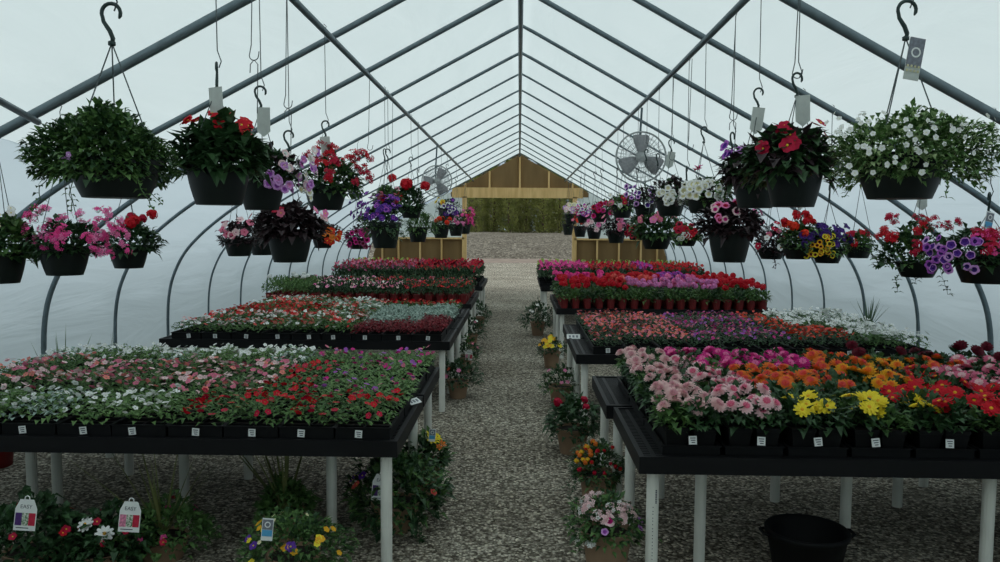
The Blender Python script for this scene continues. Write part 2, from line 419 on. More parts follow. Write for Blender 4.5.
mb.add(vs, [(j * (nx + 1) + i, j * (nx + 1) + i + 1, (j + 1) * (nx + 1) + i + 1, (j + 1) * (nx + 1) + i) for j in range(5) for i in range(nx)])
struct('ground_bank', mb.mesh('bank', [BANKM], True), 'grey gravel bank rising beyond the open doorway')

# end wall
wall = struct('wall_back', None, 'timber framed plywood end wall with an open doorway')
def prism(poly, y, th, m):
    n = len(poly); b = MB()
    b.add([(x, y, z) for x, z in poly] + [(x, y + th, z) for x, z in poly], [tuple(range(n)), tuple(range(2 * n - 1, n - 1, -1))] + [(i, i + n, (i + 1) % n + n, (i + 1) % n) for i in range(n)])
    return b
ye = 21.65
obj('plywood_gable', prism([(-1.9, 2.58), (1.9, 2.58), (1.9, 2.70), (0, 3.73), (-1.9, 2.70)], ye, .02, PLY).mesh('gable', [PLY]), wall)
for s in (-1, 1):
    pp = [(s * 1.5, 0), (s * 4.1, 0), (s * 4.1, .65), (s * 4.05, 1.0), (s * 3.9, 1.42), (s * 1.5, 1.42)]
    obj('plywood_panel', prism(pp if s > 0 else pp[::-1], ye, .02, PLY).mesh('knee', [PLY]), wall)
    b = MB(); b.box((s * 2.72, ye - .05, 1.43), (2.4, .12, .05)); obj('top_rail', b.mesh('rail', [STUD]), wall)
    for x in (2.15, 2.75, 3.35, 3.8):
        b = MB(); b.box((s * x, ye - .045, .71), (.045, .09, 1.38)); obj('stud', b.mesh('stud', [STUD]), wall)
    b = MB(); b.box((s * 1.52, ye - .05, 1.29), (.12, .12, 2.58)); obj('door_post', b.mesh('post', [STUD]), wall)
    # film infill above the knee wall
    pf = [(s * 1.5, 1.44), (s * 3.9, 1.44), (s * 3.72, 1.62), (s * 3.2, 2.02), (s * 2.89, 2.21), (s * 1.9, 2.72), (s * 1.5, 2.72)]
    obj('film_panel', prism(pf if s > 0 else pf[::-1], ye + .01, .004, FILM).mesh('film', [FILM]), wall)
b = MB(); b.box((-.06, ye - .06, 2.69), (3.6, .10, .28)); obj('header_beam', b.mesh('header', [STUD]), wall)
for x, h in ((-1.5, 2.95), (-.83, 3.28), (0, 3.7), (.8, 3.28), (1.45, 2.97)):
    b = MB(); b.box((x, ye - .04, (2.83 + h) / 2), (.05, .07, h - 2.83)); obj('stud', b.mesh('stud', [STUD]), wall)
# front wall behind the photographer, film stretched on the first hoop
pf = [(-x, h) for x, h in PROF[::-1]] + PROF[1:]
obj('wall_front', prism(pf, Y0, .004, FILM).mesh('front', [FILM]))['kind'] = 'structure'

# hedge beyond the bank
def shrub_mesh(seed, lm, n, ln):
    rn = random.Random(seed); b = MB()
    for i in range(n):
        z = rn.uniform(0, 1); a = rn.uniform(0, 6.283); r = (math.sin(math.pi * min(1, z * .72 + .26)) ** .6) * rn.uniform(.55, 1) * (1 + .15 * math.sin(4 * a + 9 * z))
        b.leaf(Vector((r * math.cos(a) * .92, r * math.sin(a) * .85, .0 + z * 5.4)), Vector((math.cos(a), math.sin(a), rn.uniform(.2, 1.4))), ln * rn.uniform(.6, 1.3), ln * .5, 0, .1)
    return b.mesh('shrub_foliage', [LEAF[lm]])
SH = [shrub_mesh(i, 'hedge', 3200, .26) for i in (1, 2)]; SO = shrub_mesh(5, 'olive', 3000, .4)
tb = MB(); tb.tube([(0, 0, 0), (0, 0, 3)], [.12, .05], 7); TR = tb.mesh('trunk', [BARK])
side = ['standing far left', 'second from the left', 'just left of the centre', 'at the centre', 'just right of the centre', 'second from the right', 'standing far right']
for i, px in enumerate((476, 494, 509, 526, 543, 560, 578)):
    p = at(px, 230, 58); t = thing('evergreen_shrub', 'bushy green shrub on the gravel bank seen through the doorway, ' + side[i], 'shrub', (p.x, 58 + (i % 2) * .8, 1.3), i, 'shrubs beyond the doorway')
    obj('foliage', SH[i % 2], t, sc=.82 + .08 * (i % 3)); obj('trunk', TR, t)
side2 = ['far left', 'left of the centre', 'in the centre gap', 'right of the centre', 'far right']
for i, px in enumerate((470, 487, 518, 549, 585)):
    p = at(px, 230, 66); t = thing('bare_tree', 'pale brownish leafless tree showing between the shrubs of the hedge, ' + side2[i], 'tree', (p.x, 66, 1.3), i, 'pale trees behind the hedge')
    obj('twigs', SO, t, sc=(1.5, 1.3, 1.3)); obj('trunk', TR, t, sc=1.3)

# ------------------------------------------------------------------ benches
BH = .68
def bench(x0, x1, d0, d1, legs, label, grp, slats=True):
    xc, yc = (x0 + x1) / 2, (d0 + d1) / 2; W, D = abs(x1 - x0), d1 - d0
    t = thing('greenhouse_bench', label, 'bench', (xc, yc, 0), 0, grp)
    b = MB(); hh = .082; z = BH - hh / 2
    b.box((0, -D / 2 + .012, z), (W, .024, hh)); b.box((0, D / 2 - .012, z), (W, .024, hh))
    b.box((-W / 2 + .012, 0, z), (.024, D - .048, hh)); b.box((W / 2 - .012, 0, z), (.024, D - .048, hh))
    for s in (-1, 1): b.box((s * (W / 2 - .075), 0, BH - .012), (.02, D - .05, .012))
    for q in (-.25, 0, .25): b.box((q * W, 0, z), (.03, D - .05, hh * .7))
    for q in (-.25, .25): b.box((0, q * D, z), (W - .05, .03, hh * .6))
    obj('bench_top', b.mesh('bench_top', [BLACKP]), t)
    g = MB(); n = int(D / .03)
    for i in range(n): g.box((0, -D / 2 + .035 + i * (D - .07) / (n - 1), BH - .012), (W - .05, .016, .010))
    obj('slatted_deck', g.mesh('slats', [BLACKP]), t)
    for lx, ly in legs:
        b = MB(); b.lathe([(.001, 0), (.03, 0), (.03, BH - .07), (.001, BH - .07)], 14)
        obj('leg', b.mesh('leg', [PVC], False), t, (lx - xc, ly - yc, 0))
    return t
# front benches: legs where they stand
bench(-3.45, -.6, 3.81, 4.86, [(-.67, 3.90), (-1.05, 4.3), (-2.09, 4.75), (-2.87, 4.7), (-2.9, 4.5)], 'long black slatted bench carrying the front flats of white and red impatiens', 'black benches')
bench(-3.45, -.6, 4.9, 5.88, [(-.68, 4.98), (-1.86, 5.25), (-2.72, 5.3), (-3.07, 5.7), (-.68, 5.8), (-1.4, 5.8)], 'black bench just behind the front impatiens bench, left of the path', 'black benches')
bench(.572, 3.6, 3.605, 4.62, [(.652, 3.69), (.96, 4.02), (1.85, 4.34), (2.3, 3.78), (3.2, 3.8), (.66, 4.5), (3.3, 4.5)], 'black slatted bench holding the front rows of potted dahlias', 'black benches')
bench(.535, 3.6, 4.66, 5.6, [(.62, 4.76), (.93, 5.0), (1.66, 4.96), (2.41, 4.9), (2.78, 5.3), (.62, 5.5), (3.3, 5.5)], 'black bench behind the front dahlia bench, carrying their back rows', 'black benches')
def std(x0, x1, d0, d1):
    e = .08; s = 1 if x1 > x0 else -1
    return [(x0 + s * e, d0 + .09), (x0 + s * e, d1 - .09), ((x0 + x1) / 2, d0 + .12), (x1 - s * e, d0 + .09), (x1 - s * e, d1 - .09), ((x0 + x1) / 2, d1 - .12)]
def bank_of(x0, x1, ds, what):
    for i, (a, c) in enumerate(zip(ds, ds[1:])):
        bench(min(x0, x1), max(x0, x1), a, c - .04, std(x0, x1, a, c), 'black bench, %s of its block, under the %s' % (ORD[i], what), 'black benches')
bank_of(-.64, -3.38, [7.2, 8.2, 9.2, 10.2], 'red and white flats left of the path')
bank_of(.49, 3.52, [6.55, 7.6, 8.65], 'coral and violet flats right of the path')
bank_of(-.66, -3.7, [10.75, 11.85, 12.95], 'red pots left of the path')
bank_of(.50, 3.4, [10.3, 11.4, 12.5], 'potted geraniums right of the path')
bank_of(-.66, -3.6, [14.0, 15.2, 16.4], 'farthest flowers left of the path')
bank_of(.40, 3.4, [14.0, 15.2, 16.4], 'farthest flowers right of the path')

# ------------------------------------------------------------------ flats of bedding plants
TW, TD = .275, .49
def tray_mesh():
    b = MB(); z = .03
    for s in (-1, 1):
        b.box((s * (TW / 2 - .004), 0, z), (.008, TD, .06)); b.box((0, s * (TD / 2 - .004), z), (TW - .016, .008, .06))
        b.box((s * (TW / 2), 0, .06), (.014, TD + .01, .006)); b.box((0, s * TD / 2, .06), (TW - .014, .014, .006))
    b.box((0, 0, .004), (TW - .02, TD - .02, .008))
    for i in range(-2, 3): b.box((0, i * TD / 6, .03), (TW - .02, .006, .05))
    b.box((0, 0, .03), (.006, TD - .02, .05))
    for q in (-1, 1):
        for i in range(6): b.box((q * TW / 4, (i - 2.5) * TD / 6, .025), (TW / 2 - .02, TD / 6 - .01, .035), 1)
    return b.mesh('tray', [TRAYP, SOIL])
TRAY = tray_mesh()
b = MB(); b.box((0, 0, 0), (.036, .003, .038)); 
for i in range(3): b.box((.001 * i, -.002, .010 - .010 * i), (.024 - .004 * i, .001, .004), 1)
PRICE = b.mesh('price_label', [LABELW, INK])

BF = {}
def bed_foliage(lm, hgt, ln, n, var, m2=None):
    key = (lm, hgt, ln, n, var, m2)
    if key in BF: return BF[key]
    rn = random.Random(repr(key)); b = MB()
    for i in range(n):
        cx, cy = rn.randint(0, 2), rn.randint(0, 5)
        x = (rn.random() - .5) * TW * 1.02; y = (rn.random() - .5) * TD * 1.02
        e = min(1, (min(TW / 2 - abs(x), TD / 2 - abs(y)) + .02) / .05)
        hump = .75 + .25 * abs(math.sin(x * 34)) * abs(math.cos(y * 36))
        z = .055 + hgt * rn.uniform(.25, 1) * (.45 + .55 * max(0, e)) * hump
        a = rn.uniform(0, 6.283)
        out = Vector((x / TW, y / TD, 0)) * (1.6 * (1 - max(0, e)))
        b.leaf(Vector((x, y, z)), Vector((math.cos(a), math.sin(a), rn.uniform(.0, .8))) + out, ln * rn.uniform(.7, 1.3), ln * .62, 1 if m2 and rn.random() < .4 else 0, rn.uniform(.1, .5))
    BF[key] = b.mesh('bed_foliage', [LEAF[lm]] + ([LEAF[m2]] if m2 else [])); return BF[key]
BB = {}
def bed_blossoms(cols, n, size, hgt, var):
    key = (cols, n, size, hgt, var)
    if key in BB: return BB[key]
    rn = random.Random(repr(key)); b = MB(); cl = cols.split('+')
    for i in range(n):
        x = (rn.random() - .5) * TW * .98; y = (rn.random() - .5) * TD * .98
        z = .058 + hgt * rn.uniform(.72, 1.12) * (.8 if TD / 2 - abs(y) < .04 else 1)
        M = Matrix.Translation((x, y, z)) @ frame(Vector((rn.gauss(0, .5), rn.gauss(-.35, .5), 1)), rn.random() * 3) @ Matrix.Scale(size * rn.uniform(.8, 1.2), 4)
        petals(b, 5, 1, 1.0, 0, .12, .05, 0, rn.randrange(len(cl)), M, .05)
        M = M @ Matrix.Translation((0, 0, .12)); b.lathe([(.15, 0), (.001, .1)], 5, len(cl), M)
    BB[key] = b.mesh('bed_blossoms', [pm(c) for c in cl] + [pm('green')]); return BB[key]

RN = random.Random(11)
# kinds of flat: leaf tone, height, leaf length, leaf count, colours, flowers, flower size, words
BK = {
 'white': ('lush', .10, .045, 340, 'white', 36, .0165, 'white impatiens'),
 'lushwhite': ('lush', .10, .05, 330, 'white', 20, .019, 'white impatiens'),
 'red': ('mid', .10, .042, 330, 'red+red+crimson', 34, .018, 'bright red impatiens'),
 'pink': ('mid', .10, .042, 320, 'salmon+rose+palepink+palepink', 44, .0175, 'salmon pink impatiens'),
 'violet': ('lush', .10, .045, 330, 'violet+rose+magenta', 16, .017, 'mauve and pink impatiens'),
 'redwhite': ('mid', .11, .042, 300, 'red+white+salmon', 36, .018, 'mixed red and white impatiens'),
 'palemix': ('mid', .11, .042, 300, 'palepink+white+coral', 44, .018, 'blush and white impatiens'),
 'redmix': ('mid', .11, .042, 300, 'red+coral+red', 40, .018, 'red and coral impatiens'),
 'silver': ('pale', .11, .05, 380, 'white', 0, .01, 'silvery dusty miller'),
 'wine': ('wine', .11, .04, 420, 'maroon', 14, .015, 'wine red foliage plants'),
 'coral': ('deep', .11, .036, 300, 'coral+salmon+rose', 50, .0145, 'coral begonias'),
 'plum': ('deep', .11, .036, 300, 'dusk+rose+magenta+dusk+violet', 50, .014, 'magenta and violet begonias'),
 'orange': ('deep', .11, .036, 300, 'orangered+coral', 50, .0145, 'orange red begonias'),
 'snow': ('mid', .13, .04, 300, 'white', 64, .020, 'white flowering bedding plants'),
}
def flats(x0, sgn, ncol, d0, nrow, kindfn, where, grp, step=.285, tags=True, rowstep=.512):
    for r in range(nrow):
        for c in range(ncol):
            k = kindfn(c, r)
            if k is None: continue
            if 'left middle' in where and c < 4 and r == 5: continue
            lm, hg, ln, n, cols, nf, fs, words = BK[k]
            x = x0 + sgn * (TW / 2 + c * step) + RN.uniform(-.004, .004); y = d0 + TD / 2 + .02 + r * rowstep
            row = 'front row' if r == 0 else ORD[r] + ' row back'
            t = thing('bedding_flat', 'flat of %s, %s, %s, %s from path' % (words, where, row, ORD[c]), 'flower flat', (x, y, BH - .006), 0, grp)
            tr_ = obj('tray', TRAY, t)
            va = RN.randrange(3); fl = obj('foliage', bed_foliage(lm, hg, ln, n, va, 'pale' if k == 'white' and (c + r) % 3 == 0 else None), t)
            fl.scale = (RN.choice((-1, 1)), RN.choice((-1, 1)), RN.uniform(.88, 1.12))
            if nf: 
                bl = obj('blossoms', bed_blossoms(cols, nf, fs, hg, RN.randrange(3)), t); bl.scale = fl.scale
            if r == 0 and tags: obj('price_label', PRICE, tr_, (RN.uniform(-.03, .03), -TD / 2 - .009, .032), (0, RN.uniform(-.12, .12), 0), label='small white price label')
def kL1(c, r):
    if r == 0: return 'red' if c < 4 else 'white'
    if r == 1: return ('violet', 'violet', 'red')[c] if c < 3 else ('pink' if c > 3 else 'redmix' if False else 'pink')
    if r == 2: return 'violet' if c < 2 else 'red' if c == 2 else 'pink' if c < 5 else 'pink'
    return 'violet' if c < 3 else 'white'
flats(-.643, -1, 10, 3.83, 4, kL1, 'nearest left bench', 'flats of impatiens on the nearest benches left of the path')
def kL2(c, r):
    if c < 3: return 'wine' if (r == 0 or (c == 0 and r == 1)) else 'silver' if r < 4 else 'redmix'
    if r == 0: return 'palemix' if c > 5 else 'redwhite'
    if r == 1: return 'palemix' if c % 3 == 0 else 'redwhite'
    return 'redmix' if r < 4 and c > 4 else ('redwhite' if (c + r) % 3 else 'white')
flats(-.72, -1, 9, 7.22, 6, kL2, 'left middle bench', 'flats on the middle benches left of the path', rowstep=.495)
def kR2(c, r):
    if c < 3: return 'coral'
    if c < 6: return 'plum'
    if c < (8 if r < 2 else 7): return 'orange'
    return 'snow'
flats(.64, 1, 10, 6.60, 4, kR2, 'right middle bench', 'flats on the middle benches right of the path')

# ------------------------------------------------------------------ pots
def square_pot(w_, h, m):
    b = MB()
    def ring(s, z): return [(-s, -s, z), (s, -s, z), (s, s, z), (-s, s, z)]
    r = [ring(w_ * .36, 0), ring(w_ * .47, h * .85), ring(w_ * .5, h * .86), ring(w_ * .5, h), ring(w_ * .46, h), ring(w_ * .45, h * .85)]
    vs = sum(r, []); fs = [(j * 4 + i, j * 4 + (i + 1) % 4, j * 4 + 4 + (i + 1) % 4, j * 4 + 4 + i) for j in range(5) for i in range(4)]
    b.add(vs, fs + [(3, 2, 1, 0)]); b.add(ring(w_ * .45, h * .86), [(0, 1, 2, 3)], 1)
    return b.mesh('square_pot', [m, SOIL])
POTSQ = square_pot(.118, .12, TRAYP)
def plug(seed, lm, r, h, n, ln):
    return foliage_mesh(r, r, h, n, ln, ln * .6, lm, seed, .5, -.35)
DF = [plug(i, 'deep', .075, .085, 95, .055) for i in range(3)] + [plug(i + 5, 'mid', .075, .085, 95, .055) for i in range(1)]
def carrier():
    b = MB(); W, D = .272, .53
    for s in (-1, 1):
        b.box((s * (W / 2 - .004), 0, .022), (.008, D, .044)); b.box((0, s * (D / 2 - .004), .022), (W - .016, .008, .044))
        b.box((s * W / 2, 0, .044), (.014, D + .012, .006)); b.box((0, s * D / 2, .044), (W - .014, .014, .006))
    b.box((0, 0, .004), (W - .02, D - .02, .008)); return b.mesh('carrier_tray', [TRAYP])
CARR = carrier()
DCOL = {'pp': ('blush/blush2', 'blush pink'), 'vg': ('palepink/rose', 'pink and rose'), 'ye': ('yellow', 'lemon yellow'), 'rd': ('red/crimson', 'scarlet'),
        'or': ('orange/coral', 'orange'), 'hp': ('magenta/pink', 'hot pink'), 'mr': ('maroon', 'dark maroon'), 'rp': ('rose/palepink', 'dusty pink'), 'go': ('gold/orange', 'golden orange')}
GRID = {0: ['pp', 'vg', 'ye', 'ye', 'ye', 'rd', 'rd', 'rd', 'rd', 'rp'],
        1: ['pp', 'vg', 'or', 'or', 'go', 'rd', 'rp', 'rp', 'rp', 'rp'],
        2: ['pp', 'hp', 'hp', 'hp', 'or', 'go', 'or', 'rp', 'rp', 'rp']}
d_pos = [3.93, 4.49, 5.07]
for r in range(3):
    for c in range(10):
        X = .825 + .298 * c; Y = d_pos[r]; code = GRID[r][c]
        t = thing('carrier_tray', 'black carrier tray under %s dahlias, %s from the path, %s' % (DCOL[code][1], ORD[c], ('front row', 'middle row', 'back row')[r]), 'tray', (X, Y, BH - .006), 0, 'carrier trays on the dahlia benches', None)
        tr_ = obj('tray_shell', CARR, t)
        if r == 0: obj('price_label', PRICE, tr_, (RN.uniform(-.04, .03), -.275, .075), (-.15, RN.uniform(-.15, .1), 0), 1.05, 'small white price label')
        for j in range(4):
            for i in range(2):
                cc = code
                if r == 0 and c == 4 and (j > 1 or i == 1): cc = 'rd'
                if r == 2 and c >= 5 and j > 1: cc = 'mr'
                if r == 2 and c == 1 and i == 0 and j < 2: cc = 'vg'
                if r == 2 and c == 9: cc = 'mr' if j > 0 else cc
                x = X + (-.065, .065)[i]; y = Y - .195 + j * .13
                n = c * 2 + i; row = r * 4 + j
                p = thing('potted_dahlia', '%s dahlia in black pot, %s row from front, %s from the path' % (DCOL[cc][1], ORD[row], ORD[n]), 'potted flower', (x, y, BH + .003), RN.uniform(-.08, .08), 'dahlias on the nearest benches right of the path')
                obj('pot', POTSQ, p)
                fh = RN.uniform(.9, 1.2); obj('foliage', DF[RN.randrange(4)], p, (0, 0, .135), (0, 0, RN.random() * 6), (1, 1, fh))
                kind = 'open' if cc in ('ye', 'rd') else 'dahlia'
                nb = RN.choice((3, 3, 4)) if cc in ('pp', 'vg', 'hp', 'rp', 'or', 'go') else RN.choice((2, 3, 3)) if cc != 'mr' else RN.choice((0, 1, 1, 2))
                if cc == 'ye' and j > 1: nb = RN.choice((0, 1))
                for q in range(nb):
                    a = RN.random() * 6.283; rr = RN.uniform(.015, .07) if nb > 1 else .02
                    z = RN.uniform(.19, .245) if cc != 'mr' else RN.uniform(.22, .30)
                    nrm = Vector((math.cos(a) * .6, math.sin(a) * .6 - .45, 1))
                    sz = RN.uniform(.038, .048) * (1.05 if kind == 'open' else 1)
                    o = obj('flower', flower_mesh(kind, DCOL[cc][0] if kind == 'dahlia' else DCOL[cc][0].split('/')[0], RN.randrange(2)), p, (rr * math.cos(a), rr * math.sin(a) - .01, z), frame(nrm, a).to_euler(), sz)
                if cc == 'mr' and nb: 
                    pass

# red nursery pots with geraniums and impatiens
def round_pot(r, h, m, n=14, rim=.12, taper=.74, belly=0):
    b = MB(); pr = [(.001, 0), (r * taper, 0)]
    for k in (.25, .5, .75): pr.append((r * (taper + (.97 - taper) * k) + belly * math.sin(math.pi * k), h * (1 - rim) * k))
    pr += [(r * .97, h * (1 - rim)), (r * 1.03, h * (1 - rim)), (r * 1.05, h * .97), (r * 1.03, h), (r * .96, h), (r * .92, h * .9)]
    b.lathe(pr, n); b.lathe([(r * .93, h * .9), (.001, h * .92)], n, 1)
    me = b.mesh('round_pot', [m, SOIL], True)
    me.set_sharp_from_angle(angle=R_(35)); return me
RPOT = round_pot(.058, .13, REDPOT, 10)
GF = [plug(20 + i, lm, .085, .10, 80, .06) for i, lm in enumerate(('mid', 'deep', 'mid'))]
IFs = [plug(30 + i, 'deep', .075, .07, 75, .045) for i in range(3)]
LFs = [plug(40 + i, 'lush', .09, .08, 110, .035) for i in range(2)]
def pots_block(x0, sgn, ncol, dx, d0, nrow, dy, fn, side, grp):
    for r in range(nrow):
        for c in range(ncol):
            kind, cols, words, name = fn(c, r)
            x = x0 + sgn * (.06 + c * dx) + RN.uniform(-.006, .006); y = d0 + .07 + r * dy
            row = 'front row' if r == 0 else ORD[r] + ' row back'
            p = thing(name, '%s, red pot, %s, %s, %s from path' % (words, side, row, ORD[c]), 'potted flower', (x, y, BH - .006), 0, grp)
            obj('pot', RPOT, p)
            if kind == 'ger':
                obj('foliage', GF[RN.randrange(3)], p, (0, 0, .135), (0, 0, RN.random() * 6), (1, 1, RN.uniform(.9, 1.2)))
                for q in range(RN.choice((1, 2, 2))):
                    a = RN.random() * 6.28; L_ = RN.uniform(.02, .06)
                    obj('flower_head', flower_mesh('head', cols, RN.randrange(2)), p, (L_ * math.cos(a), L_ * math.sin(a), RN.uniform(.28, .38)), (RN.gauss(0, .25), RN.gauss(0, .25), 0), RN.uniform(.042, .055))
            elif kind == 'imp':
                obj('foliage', IFs[RN.randrange(3)], p, (0, 0, .16), (0, 0, RN.random() * 6), (1, 1, RN.uniform(1.2, 1.6)))
                for q in range(RN.choice((3, 4, 5))):
                    a = RN.random() * 6.28; L_ = RN.uniform(.0, .07)
                    obj('flower', flower_mesh('single', cols.split('+')[RN.randrange(len(cols.split('+')))], 0), p, (L_ * math.cos(a), L_ * math.sin(a), .262 - L_ * .5), frame(Vector((math.cos(a) * .5, math.sin(a) * .5 - .4, 1))).to_euler(), RN.uniform(.022, .028))
            elif kind == 'herb':
                obj('foliage', LFs[RN.randrange(2)], p, (0, 0, .19), (0, 0, RN.random() * 6), (1.1, 1.1, RN.uniform(1.5, 2.1)))
                if RN.random() < .5: obj('flower_head', flower_mesh('head', 'white', 0), p, (0, 0, .36), None, .04)
def fR3(c, r):
    # c counted from the path
    if r < 3: k = 'red' if c < 6 else 'lilacpink/pink' if c < 14 else 'red'
    elif r < 6: k = 'red' if c < 5 else 'coral/salmon' if c < 9 else 'pink/lilacpink' if c < 13 else 'red'
    else: k = 'hotpink/magenta' if c < 5 else 'red' if c < 10 else 'violet/magenta' if c < 13 else 'red'
    w_ = {'red': 'red geranium', 'lilacpink/pink': 'lilac pink geranium', 'coral/salmon': 'coral geranium', 'pink/lilacpink': 'pink geranium', 'hotpink/magenta': 'hot pink geranium', 'violet/magenta': 'violet geranium'}[k]
    return 'ger', k, w_, 'potted_geranium'
pots_block(.55, 1, 18, .155, 10.33, 10, .205, fR3, 'far right bench', 'geraniums on the far benches right of the path')
def fL3(c, r):
    if c < 6 and r < 5: return 'imp', 'red+crimson', 'red impatiens', 'potted_impatiens'
    if c > 13 and r < 4: return 'herb', '', 'bushy green plant', 'potted_herb'
    if r == 4 or (r < 4 and c in (10, 11) and r > 2): return 'imp', 'white+cream', 'white impatiens', 'potted_impatiens'
    if r < 4: return 'imp', 'pink+palepink+rose', 'pink impatiens', 'potted_impatiens'
    return 'imp', ('crimson+rose+red' if c < 10 else 'pink+crimson+palepink'), 'crimson and rose impatiens' if c < 10 else 'pink and crimson impatiens', 'potted_impatiens'
pots_block(-.72, -1, 18, .16, 10.78, 10, .205, fL3, 'far left bench', 'pots on the far benches left of the path')
# farthest blocks: larger flats, one mesh each kind
def far_flats(x0, sgn, ncol, d0, nrow, fn, side, grp):
    for r in range(nrow):
        for c in range(ncol):
            lm, cols, words = fn(c, r)
            x = x0 + sgn * (.16 + c * .30); y = d0 + .27 + r * .56
            t = thing('bedding_flat', 'far flat of %s, %s, %s row back, %s from path' % (words, side, ORD[r], ORD[c]), 'flower flat', (x, y, BH - .006), 0, grp)
            obj('tray', TRAY, t); fl = obj('foliage', bed_foliage(lm, .16, .06, 260, RN.randrange(2)), t); fl.scale = (1, 1, 1.75)
            bl = obj('blossoms', bed_blossoms(cols, 32, .025, .16, RN.randrange(2)), t); bl.scale = (1, 1, 1.75)
def fL4(c, r):
    if r == 3 and c > 4: return 'mid', 'red+green', 'small red flowers'
    return 'deep', ('crimson+maroon+red' if c < 4 else 'rose+dusk+crimson'), ('crimson flowers' if c < 4 else 'rose pink flowers')
far_flats(-.7, -1, 9, 14.02, 4, fL4, 'last left benches', 'farthest flats left of the path')
def fR4(c, r):
    if r == 3: return 'mid', 'green', 'leafy green plants'
    return 'deep', ('hotpink+magenta' if c < 3 else 'red+crimson' if c < 6 else 'violet+magenta' if c < 7 else 'red'), ('hot pink flowers' if c < 3 else 'deep red flowers' if c < 6 else 'violet flowers' if c < 7 else 'bright red flowers')
far_flats(.36, 1, 10, 14.02, 4, fR4, 'last right benches', 'farthest flats right of the path')

# ------------------------------------------------------------------ hanging baskets
def snap(px, py, d):
    """the distance at which this pixel's ray passes under a roof purlin or, near the sides, under a hoop"""
    if abs(at(px, py, d).x) < 1.8:
        v = ROT @ Vector(((px - 500) / F, -(py - 281) / F, -1)); return 1.265 / abs(v.x / v.y)
    return min(HOOPS, key=lambda q: abs(q - d))
def bowl(rt, h, taper=.7, belly=.0, n=28):
    return round_pot(rt, h, POTG, n, .14, taper, belly)
HOOK = None
def hook_mesh():
    b = MB(); pts = []
    for i in range(13):
        a = R_(-35 + i * 20); pts.append((.032 * math.cos(a), 0, .098 + .032 * math.sin(a)))
    pts += [(-.026, 0, .07), (-.006, 0, .04), (.004, 0, .015), (.002, 0, 0)]
    b.tube(pts, [.003] + [.0065] * 12 + [.007, .008, .008, .006], 8)
    b.lathe([(.001, -.012), (.012, -.008), (.012, .004), (.001, .01)], 10)
    return b.mesh('plastic_hook', [HOOKP], True)
HOOK = hook_mesh()
def tag_mesh(kind):
    b = MB()
    if kind == 'grey':
        b.add([(-.03, 0, 0), (.03, 0, 0), (.03, 0, -.11), (.0, 0, -.135), (-.03, 0, -.11), (-.03, .002, 0), (.03, .002, 0), (.03, .002, -.11), (0, .002, -.135), (-.03, .002, -.11)],
              [(0, 1, 2, 3, 4), (9, 8, 7, 6, 5), (0, 5, 6, 1), (1, 6, 7, 2), (2, 7, 8, 3), (3, 8, 9, 4), (4, 9, 5, 0)])
        return b.mesh('care_tag', [STICK])
    if kind == 'photo':
        b.box((0, 0, -.065), (.05, .002, .13)); b.lathe([(.001, .0), (.014, .0), (.014, .002)], 14, 3, Matrix.Translation((0, -.001, -.045)) @ Matrix.Rotation(math.pi / 2, 4, 'X'))
        b.box((0, -.002, -.045), (.05, .001, .09), 1)
        b.lathe([(.011, .0), (.016, .0)], 14, 2, Matrix.Translation((0, -.0035, -.045)) @ Matrix.Rotation(math.pi / 2, 4, 'X'))
        for i in range(8): b.box((-.018 + .012 * (i % 4), -.003, -.088 - .014 * (i // 4)), (.006, .001, .007), 3)
        return b.mesh('care_tag', [STICK, TAGGREY, LABELW, pm('cream')])
    if kind == 'blue':
        b.box((0, 0, -.05), (.052, .002, .10)); b.box((0, -.002, -.028), (.046, .001, .045), 1); b.box((0, -.002, -.066), (.046, .001, .028), 2)
        b.lathe([(.009, .0), (.014, .0)], 14, 0, Matrix.Translation((0, -.0035, -.028)) @ Matrix.Rotation(math.pi / 2, 4, 'X'))
        return b.mesh('care_tag', [LABELW, TAGGREY, TAGBLUE])
TAGS = {k: tag_mesh(k) for k in ('grey', 'photo', 'blue')}

